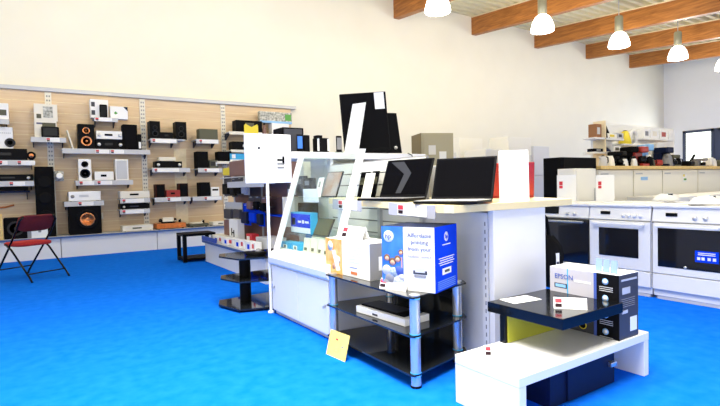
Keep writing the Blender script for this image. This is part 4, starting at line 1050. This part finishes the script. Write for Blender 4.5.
# second row behind them and the run of white machines
def whitebox(label, loc, rz, w_, d_, h_, body=CREAM, kind='washer', group=None):
    t = thing('washing_machine' if kind == 'washer' else 'refrigerator', label, 'washing machine' if kind == 'washer' else 'refrigerator', loc, rz, group)
    MB().box(0, w_, .02, d_, .0, h_, body, .006).build('body', t)
    if kind == 'washer':
        MB().box(.005, w_ - .005, -.0, .02, h_ - .12, h_ - .005, body, .004).build('control_panel', t)
        d = MB().lathe([(.17, 0), (.17, .02), (.13, .03), (.12, .01)], LGREY, (w_ / 2, .02, h_ * .5), 28, 'y').build('door', t)
        MB().lathe([(.12, .0), (.06, .02), (.001, .026)], BLACKG, (w_ / 2, .02, h_ * .5), 24, 'y').build('door_glass', d)
        m = MB(); m.lathe([(.025, 0), (.02, .02), (.001, .021)], SILVER, (w_ * .7, 0, h_ - .06), 14, 'y'); m.build('knob', t)
    else:
        d = MB().box(.004, w_ - .004, -.01, .02, .05, h_ * .62, body, .004).build('door', t)
        MB().box(w_ - .05, w_ - .03, -.035, -.01, h_ * .42, h_ * .6, LGREY, .004).build('handle', d)
        d = MB().box(.004, w_ - .004, -.01, .02, h_ * .63, h_ - .004, body, .004).build('door', t)
        MB().box(w_ - .05, w_ - .03, -.035, -.01, h_ * .66, h_ * .8, LGREY, .004).build('handle', d)
    return t
w2 = ['behind the black-doored cooker', 'behind the cooker with the dark window', 'behind the blue-stickered cooker', 'behind the cooker at the right edge']
for k in range(4):
    whitebox('white washing machine in the second row ' + w2[k], (6.02, 2.95 - .615 * k, 0), 90, .6, .6, .86, WHITE, group='washing machines in the second row')
for k in range(7):
    whitebox('white washing machine in the third row, number %s from the black refrigerator' % ['one', 'two', 'three', 'four', 'five', 'six', 'seven'][k], (6.75 + .63 * k, 3.0, 0), 0, .61, .6, .88, CREAM, group='washing machines in the third row')
wj = [(6.58, 7.50), (7.52, 8.38), (8.40, 9.62), (9.64, 11.0)]
wn = ['with an energy label, left end under the golden board', 'with a blue label high on its front', 'with a small coloured energy label, third from the left', 'last at the right edge under the golden board']
for k, (a, b_) in enumerate(wj):
    t = thing('freezer', 'wide cream freezer ' + wn[k], 'freezer', (a, 3.9, 0), 0, 'cream freezers under the golden board')
    MB().box(0, b_ - a, .02, .6, 0, 1.262, CREAM, .006).build('body', t)
    d = MB().box(.008, b_ - a - .008, -.0, .02, .05, 1.250, CREAM, .005).build('door', t)
    MB().box(.05, .25, -.004, 0, 1.19, 1.21, LGREY, .002).build('handle', d)
    x_ = (b_ - a) * (.2 if k == 0 else .55)
    if k in (0, 2): m = MB(); m.box(x_, x_ + .14, -.003, .001, 1.05, 1.2, PAPER); m.box(x_ + .01, x_ + .06, -.005, -.002, 1.14, 1.18, YEL); m.box(x_ + .03, x_ + .12, -.005, -.002, 1.08, 1.11, PGREEN); m.build('energy_label', d)
    if k == 1: m = MB(); m.box(.2, .4, -.003, .001, 1.10, 1.15, LBLUE); m.build('energy_label', d)
tb = tag(MB().box(6.58, 11.2, 3.86, 4.56, 1.265, 1.315, GOLDW, .004).build('display_board'), 'long golden wooden board on top of the cream freezers', 'board')
ZW = 1.315
# black refrigerator and stepping white goods
t = whitebox('wide black refrigerator behind the low cream machine', (5.80, 3.92, 0), 0, .75, .3, 1.43, BLACKM, 'fridge')
whitebox('low cream machine before the black refrigerator, beside the red-logo card', (5.62, 3.62, 0), 0, .42, .26, 1.27, CREAM, 'fridge')

# price cards with red logo on the cooker row
def rcard(label, px, py0, py1, yv):
    a = at(px - 8, py1, 'x', yv); b_ = at(px + 8, py1, 'x', yv); h_ = at(px, py0, 'x', yv).z - a.z
    t = thing('price_card', label, 'card', (yv, a.y, .873), -90, 'standing price cards on the cookers'); w_ = a.y - b_.y
    h_ = at(px, py0, 'x', yv).z - .873 - .005
    MB().box(0, w_, 0, .004, 0, h_, PAPER).build('card_face', t)
    m = MB(); m.box(w_ * .12, w_ * .3, -.003, 0, h_ * .62, h_ * .76, REDTAG); m.box(w_ * .12, w_ * .3, -.003, 0, h_ * .5, h_ * .6, REDTAG); m.build('red_logo', t)
    t.rotation_euler[2] = math.radians(-60)
rcard('standing white price card with red logo, left one above the black-doored cooker', 565, 174.5, 187, 5.2)
rcard('standing white price card with red logo, right one beside the left card', 604, 174.5, 187, 5.35)
# plastic-wrapped manuals on hobs
def wrap(label, x, y, s_, seed, m1=PAPER):
    rnd = random.Random(seed); b = bmesh.new(); bmesh.ops.create_grid(b, x_segments=10, y_segments=8, size=.5)
    for v in b.verts:
        e = max(0, 1 - (2 * abs(v.co.x)) ** 4) * max(0, 1 - (2 * abs(v.co.y)) ** 4)
        v.co.z = .012 + e * (.035 + rnd.random() * .03); v.co.x *= s_; v.co.y *= s_ * .7
    r = bmesh.ops.extrude_face_region(b, geom=b.faces[:])
    for v in [g for g in r['geom'] if isinstance(g, bmesh.types.BMVert)]: v.co.z = .0
    bmesh.ops.recalc_face_normals(b, faces=b.faces[:])
    t = thing('wrapped_manual', label, 'manual', (x, y, .883), 20)
    MB().merge(b, m1, True).build('plastic_wrap', t)
    m = MB(); m.box(-.08, .0, -.06, -.02, .05, .072, DGREY); m.box(.05, .12, -.04, .0, .05, .07, LBLUE); m.build('booklet', t)
wrap('plastic-wrapped manual lying on the blue-stickered cooker', 5.08, 1.98, .40, 3)
wrap('plastic-wrapped manual lying on the second-row machine', 5.72, 2.62, .34, 5)

# ------------------------------------------------------------------ small goods on the golden board
def gx(px, yv=4.15): return at(px, 160, 'y', yv).x
def gh(px, py, yv=4.15): return at(px, py, 'y', yv).z - ZW
def kettle(label, px, pt, col, yv=4.1, hd=BLACK):
    h = gh(px, pt, yv); r = h * .36
    t = thing('kettle', label, 'kettle', (gx(px, yv), yv, ZW), random.uniform(-40, 40), 'kettles on the golden board')
    MB().lathe([(r, 0), (r * 1.02, h * .1), (r * .85, h * .6), (r * .6, h * .85), (r * .55, h * .88)], col, seg=20).build('body', t)
    MB().lathe([(r * .55, h * .88), (r * .4, h * .94), (r * .12, h * .95), (r * .1, h), (.001, h)], hd, seg=16).build('lid', t)
    MB().tube([(r * .6, 0, h * .85), (r * 1.5, 0, h * .8), (r * 1.6, 0, h * .4), (r * 1.0, 0, h * .2)], r * .14, hd).build('handle', t)
    MB().tube([(-r * .6, 0, h * .6), (-r * 1.2, 0, h * .82)], r * .2, col).build('spout', t)
def coffee(label, px, pt, w_, col, yv=4.1, c2=BLACKG, cat='coffee machine'):
    h = gh(px, pt, yv); x = gx(px, yv)
    t = thing('coffee_machine', label, cat, (x, yv, ZW), random.uniform(-15, 15), 'coffee machines on the golden board')
    MB().box(-w_ / 2, w_ / 2, -.12, .12, 0, h * .14, col, .01).build('base', t)
    MB().box(-w_ / 2, w_ / 2, .0, .12, h * .13, h * .72, col, .01).build('body', t)
    MB().box(-w_ / 2, w_ / 2, -.11, .12, h * .70, h, col, .02).build('head', t)
    MB().lathe([(w_ * .28, 0), (w_ * .34, h * .15), (w_ * .3, h * .36), (w_ * .2, h * .38)], c2, (0, -.05, h * .15), 16).build('jug', t)
def toaster(label, px, pt, w_, col, yv=4.1):
    h = gh(px, pt, yv)
    t = thing('toaster', label, 'toaster', (gx(px, yv), yv, ZW), random.uniform(-10, 10), 'toasters on the golden board')
    MB().box(-w_ / 2, w_ / 2, -.08, .08, .01, h, col, .03).build('body', t)
    MB().box(-w_ * .38, w_ * .38, -.03, -.01, h - .003, h + .002, BLACK).box(-w_ * .38, w_ * .38, .01, .03, h - .003, h + .002, BLACK).build('slots', t)
    MB().box(w_ / 2, w_ / 2 + .02, -.015, .015, h * .5, h * .6, BLACK).build('lever', t)
kettle('cream kettle at the left end of the golden board', 603, 155, LGREY)
kettle('grey kettle second from the left end of the golden board', 610, 154.5, CREAM)
coffee('small black coffee machine left of the tall dark appliances', 617.5, 151.5, .17, BLACK)
coffee('tall black coffee machine beside the red one', 629.5, 147, .16, BLACKM)
kettle('white kettle in front of the black and red machines', 625, 158, WHITE, 4.0)
coffee('dark red coffee machine on the golden board', 639, 147, .19, REDBL)
coffee('pale blue coffee machine right of the dark red one', 645.5, 144.5, .13, LBLUE, c2=PAPER)
kettle('white and steel kettle below the pale blue machine', 634, 157.5, WHITE, 4.0)
coffee('tall white coffee machine with black jug near the board middle', 655.5, 143, .17, WHITE, 4.25)
kettle('black kettle between the pale blue and the white machine', 649.5, 156, BLACK, 4.0)
kettle('olive kettle beside a red toaster on the board', 652, 158.5, OLIVE, 4.0)
toaster('small red toaster in front of the tall white coffee machine', 656, 160, .15, REDBL, 4.02)
coffee('navy food mixer-like machine with dark head under the wall shelf', 664, 147.5, .22, NAVY)
kettle('tall steel kettle before the navy machine', 667, 152, MGREY, 4.05)
coffee('dark olive coffee machine left of the window', 671, 155, .18, OLIVE)
kettle('slim black kettle beneath the window left post', 678, 157.5, BLACK, 4.05)
toaster('low black toaster under the window left pane', 688, 161, .22, BLACK)
t = thing('vacuum_cleaner', 'black handheld cleaner lying with its handle slanting up before the window', 'vacuum cleaner', (gx(691), 4.2, ZW), 0)
MB().box(-.14, .08, -.06, .06, 0, .07, BLACK, .03).build('body', t)
MB().tube([(.0, 0, .05), (.12, 0, .12), (.26, 0, .22)], .022, BLACK).build('handle', t)
toaster('small white toaster before the window middle post', 708, 157.5, .14, WHITE)
coffee('low grey coffee machine right of the slanting black handle', 700, 158.5, .13, MGREY)
kettle('white kettle before the right window pane', 713, 157.5, WHITE)
toaster('dark toaster at the right end before the window', 718, 160, .18, OLIVE)

# white shelf unit above the board
SY = 4.36
def ws(px0, px1, py, label, dep=.2, th=.03):
    a = at(px0, py, 'y', SY); b_ = at(px1, py, 'y', SY)
    MB().box(a.x, b_.x, SY, SY + dep, a.z - th, a.z, WHITE, .003).build('shelf_board', ush)
    return a.z
ush = thing('shelf_unit', 'white wall shelf unit with small appliances above the golden board', 'shelf', (0, 0, 0))
a = at(593, 122, 'y', SY + .2); b_ = at(674, 122, 'y', SY + .2)
MB().box(a.x, b_.x, SY + .2, SY + .24, ZW, a.z, WALL2).build('back_panel', ush)
MB().box(a.x, a.x + .03, SY + .0, SY + .2, ZW, a.z, PALEW).build('side_panel', ush)
s1 = ws(595, 624, 137, 'a'); s2 = ws(624, 645, 143.5, 'b'); s3 = ws(643, 674, 137.5, 'c'); s4 = ws(595, 610, 151.5, 'd'); s5 = ws(607, 625, 151.5, 'e')
def sitem(kindf, name, label, cat, px0, px1, pt, z, col, yv=SY + .04, parts=None):
    x0 = at(px0, pt, 'y', yv).x; x1 = at(px1, pt, 'y', yv).x; h = at((px0 + px1) / 2, pt, 'y', yv).z - z; w_ = x1 - x0
    t = thing(name, label, cat, (x0, yv, z), 0, 'small appliances on the white shelves')
    if kindf == 'box':
        MB().box(0, w_, 0, .13, 0, h, col, .004).build('box_body', t)
        MB().box(w_ * .2, w_ * .7, -.003, .001, h * .25, h * .75, parts or LGREY).build('printed_panel', t)
    elif kindf == 'cone':
        MB().lathe([(w_ * .5, 0), (w_ * .46, h * .3), (w_ * .25, h * .9), (w_ * .1, h)], col, (w_ / 2, .08, 0), 20).build('body', t)
        MB().lathe([(w_ * .2, h * .9), (w_ * .15, h), (.001, h * 1.02)], BLACK, (w_ / 2, .08, 0), 12).build('lid', t)
    else:
        b = MB(); pts = []
        for k in range(9):
            a_ = PI * k / 8; pts.append((w_ / 2 - w_ * .42 * math.cos(a_), .07, h * .45 + h * .45 * math.sin(a_)))
        b.tube([(w_ * .08, .07, .0)] + pts + [(w_ * .92, .07, 0)], w_ * .13, col, 10).build('body', t)
        MB().box(w_ * .1, w_ * .9, 0, .12, 0, h * .12, parts or WHITE, .005).build('base', t)
sitem('box', 'carton', 'brown box at the left end of the top white shelf', 'box', 596, 601.5, 124, s1, mat('brown_card', (.30, .13, .05), .7))
sitem('cone', 'blender', 'dark cone-shaped blender beside the brown box', 'blender', 602.5, 611, 123.5, s1, BLACKM)
sitem('box', 'toaster', 'cream toaster low on the top white shelf', 'toaster', 608, 617, 133.5, s1, CREAM, SY + .0, YEL)
sitem('box', 'coffee_machine', 'grey steel machine right of the cream toaster', 'coffee machine', 617.5, 623.5, 133, s1, LGREY, SY + .0, DGREY)
sitem('cone', 'blender', 'yellow blender under a white arched machine', 'blender', 626.5, 633, 130, s2, YEL)
sitem('arch', 'food_mixer', 'white arched food mixer beside the yellow blender', 'food mixer', 633, 641, 129, s2, WHITE)
sitem('box', 'carton', 'white box with grey photo, first on the right white shelf', 'box', 644, 650, 129, s3, PAPER, SY + .02, MGREY)
sitem('box', 'carton', 'white box with beige photo in the middle of the right white shelf', 'box', 651, 659, 129, s3, PAPER, SY + .02, OFFW)
sitem('box', 'carton', 'white box with small red photo on the right white shelf', 'box', 660, 668, 130, s3, PAPER, SY + .02, REDBL)
sitem('box', 'carton', 'plain white box at the end of the right white shelf', 'box', 669, 674, 131, s3, PAPER, SY + .02, WHITE)
sitem('box', 'toaster', 'long black toaster on the lower left white shelf', 'toaster', 595, 603, 148.5, s4, BLACK, SY + .0, STEEL)
sitem('cone', 'iron', 'dark blue iron on the lower white shelf', 'iron', 607, 613, 147, s5, NAVY)
sitem('box', 'carton', 'white box with dark photo on the lower white shelf', 'box', 614, 621, 146, s5, PAPER, SY + .0, OLIVE)

# ------------------------------------------------------------------ far refrigerators between the islands
def fridge(label, px0, px1, pt, yv, body):
    a = at(px0, pt, 'y', yv); b_ = at(px1, pt, 'y', yv)
    return whitebox(label, (a.x, yv, 0), 0, b_.x - a.x, .6, (a.z + b_.z) / 2, body, 'fridge', 'refrigerators along the far wall')
t = thing('wooden_case', 'tall beige case with darker side standing behind the shelf unit', 'case', (5.55, 6.1, 0), -22)
x0 = at(421, 133, 'y', 6.1)
t.location = (x0.x, 6.1, 0); hz = x0.z; 
MB().box(0, .55, 0, .5, 0, hz, BEIGE, .004).build('body', t)
MB().box(.03, .52, -.012, 0, .05, hz - .03, BEIGE, .003).build('door', t)
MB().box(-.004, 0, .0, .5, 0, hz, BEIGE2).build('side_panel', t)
m = MB(); m.box(.12, .24, -.016, -.011, hz - .35, hz - .2, OFFW); m.box(.3, .42, -.016, -.011, hz - .42, hz - .3, CREAM); m.build('label', t)
fridge('cream tall refrigerator first right of the beige case', 459, 482, 138, 8.0, CREAM)
fridge('white tall refrigerator farther right, above the white card', 508, 531, 137, 8.0, CREAM)
fridge('lower white refrigerator at the right of the white card', 533, 549, 146, 8.0, WHITE)
fridge('low cream refrigerator between the two black laptops and the card', 485, 503, 149, 7.2, CREAM)
fridge('low cream refrigerator left of the far cream pair', 441, 456, 152, 7.2, CREAM)

# ------------------------------------------------------------------ light
wd_ = bpy.data.worlds.new('world'); sc.world = wd_; wd_.use_nodes = True
bg = wd_.node_tree.nodes['Background']; bg.inputs['Color'].default_value = (1.0, .975, .93, 1); bg.inputs['Strength'].default_value = WS
_n = wd_.node_tree.nodes; _l = wd_.node_tree.links
_tc = _n.new('ShaderNodeTexCoord'); _sp = _n.new('ShaderNodeSeparateXYZ'); _mr = _n.new('ShaderNodeMapRange')
_l.new(_tc.outputs['Generated'], _sp.inputs[0]); _l.new(_sp.outputs['X'], _mr.inputs['Value'])      # the sky is brightest on the window side
_mr.inputs['From Min'].default_value = .80; _mr.inputs['From Max'].default_value = .90; _mr.inputs['To Min'].default_value = WS; _mr.inputs['To Max'].default_value = 3.0
_l.new(_mr.outputs['Result'], bg.inputs['Strength'])
def area(name, loc, rot, sx, sy, e, col=(1, 1, 1), spread=180):
    l = bpy.data.lights.new(name, 'AREA'); l.shape = 'RECTANGLE'; l.size = sx; l.size_y = sy; l.energy = e; l.color = col; l.spread = math.radians(spread)
    o = bpy.data.objects.new(name, l); C.objects.link(o); o.location = loc; o.rotation_euler = rot; return o
for lx, ly in ((1.1, 7.6), (4.04, 7.55), (6.97, 7.5), (9.98, 7.24), (12.93, 7.07), (15.85, 6.94), (18.8, 6.85), (-1.8, 7.6), (-1.8, 2.6), (1.1, 2.6), (4.04, 2.6), (6.97, 2.6), (9.98, 2.6)):
    l = bpy.data.lights.new('lamp_light', 'POINT'); l.energy = (LE1 * (.8 if lx < 3 else 1)) if ly > 3 else LE2 * (1.9 if lx > 6 else 1); l.color = (1, .94, .82); l.shadow_soft_size = .25
    o = bpy.data.objects.new('lamp_light', l); C.objects.link(o); o.location = (lx, ly, 4.38)
# unseen fills added overhead, in front and at left; daylight at the end windows
area('carpet_fill', (0.7, 1.5, 4.8), (0, 0, 0), 3.0, 3.0, RE, (1, .95, .86), 105)  # unseen overhead fill added to brighten the near carpet
area('front_fill', (3, -8.5, 2.6), (math.radians(82), 0, 0), 16, 4.6, SE, (1, .98, .93))  # unseen fill added on the open front side
area('side_fill', (-4.9, -.5, 1.9), (0, math.radians(-90), 0), 3.2, 5.0, DE, (1, .95, .86))  # unseen fill added to light the cabinet doors and counter front
area('window_daylight', (XR - .3, 8, 2.2), (0, math.radians(90), 0), 1.6, 3.5, 160, (.9, .95, 1))

vs = sc.view_settings
sc.display_settings.display_device = 'sRGB'
vs.view_transform = 'Standard'; vs.look = 'None'; vs.gamma = 1; vs.use_curve_mapping = False
vs.exposure = 0.0
sc.cycles.use_denoising = True
sc.cycles.max_bounces = 8; sc.cycles.diffuse_bounces = 4; sc.cycles.glossy_bounces = 3; sc.cycles.transparent_max_bounces = 12
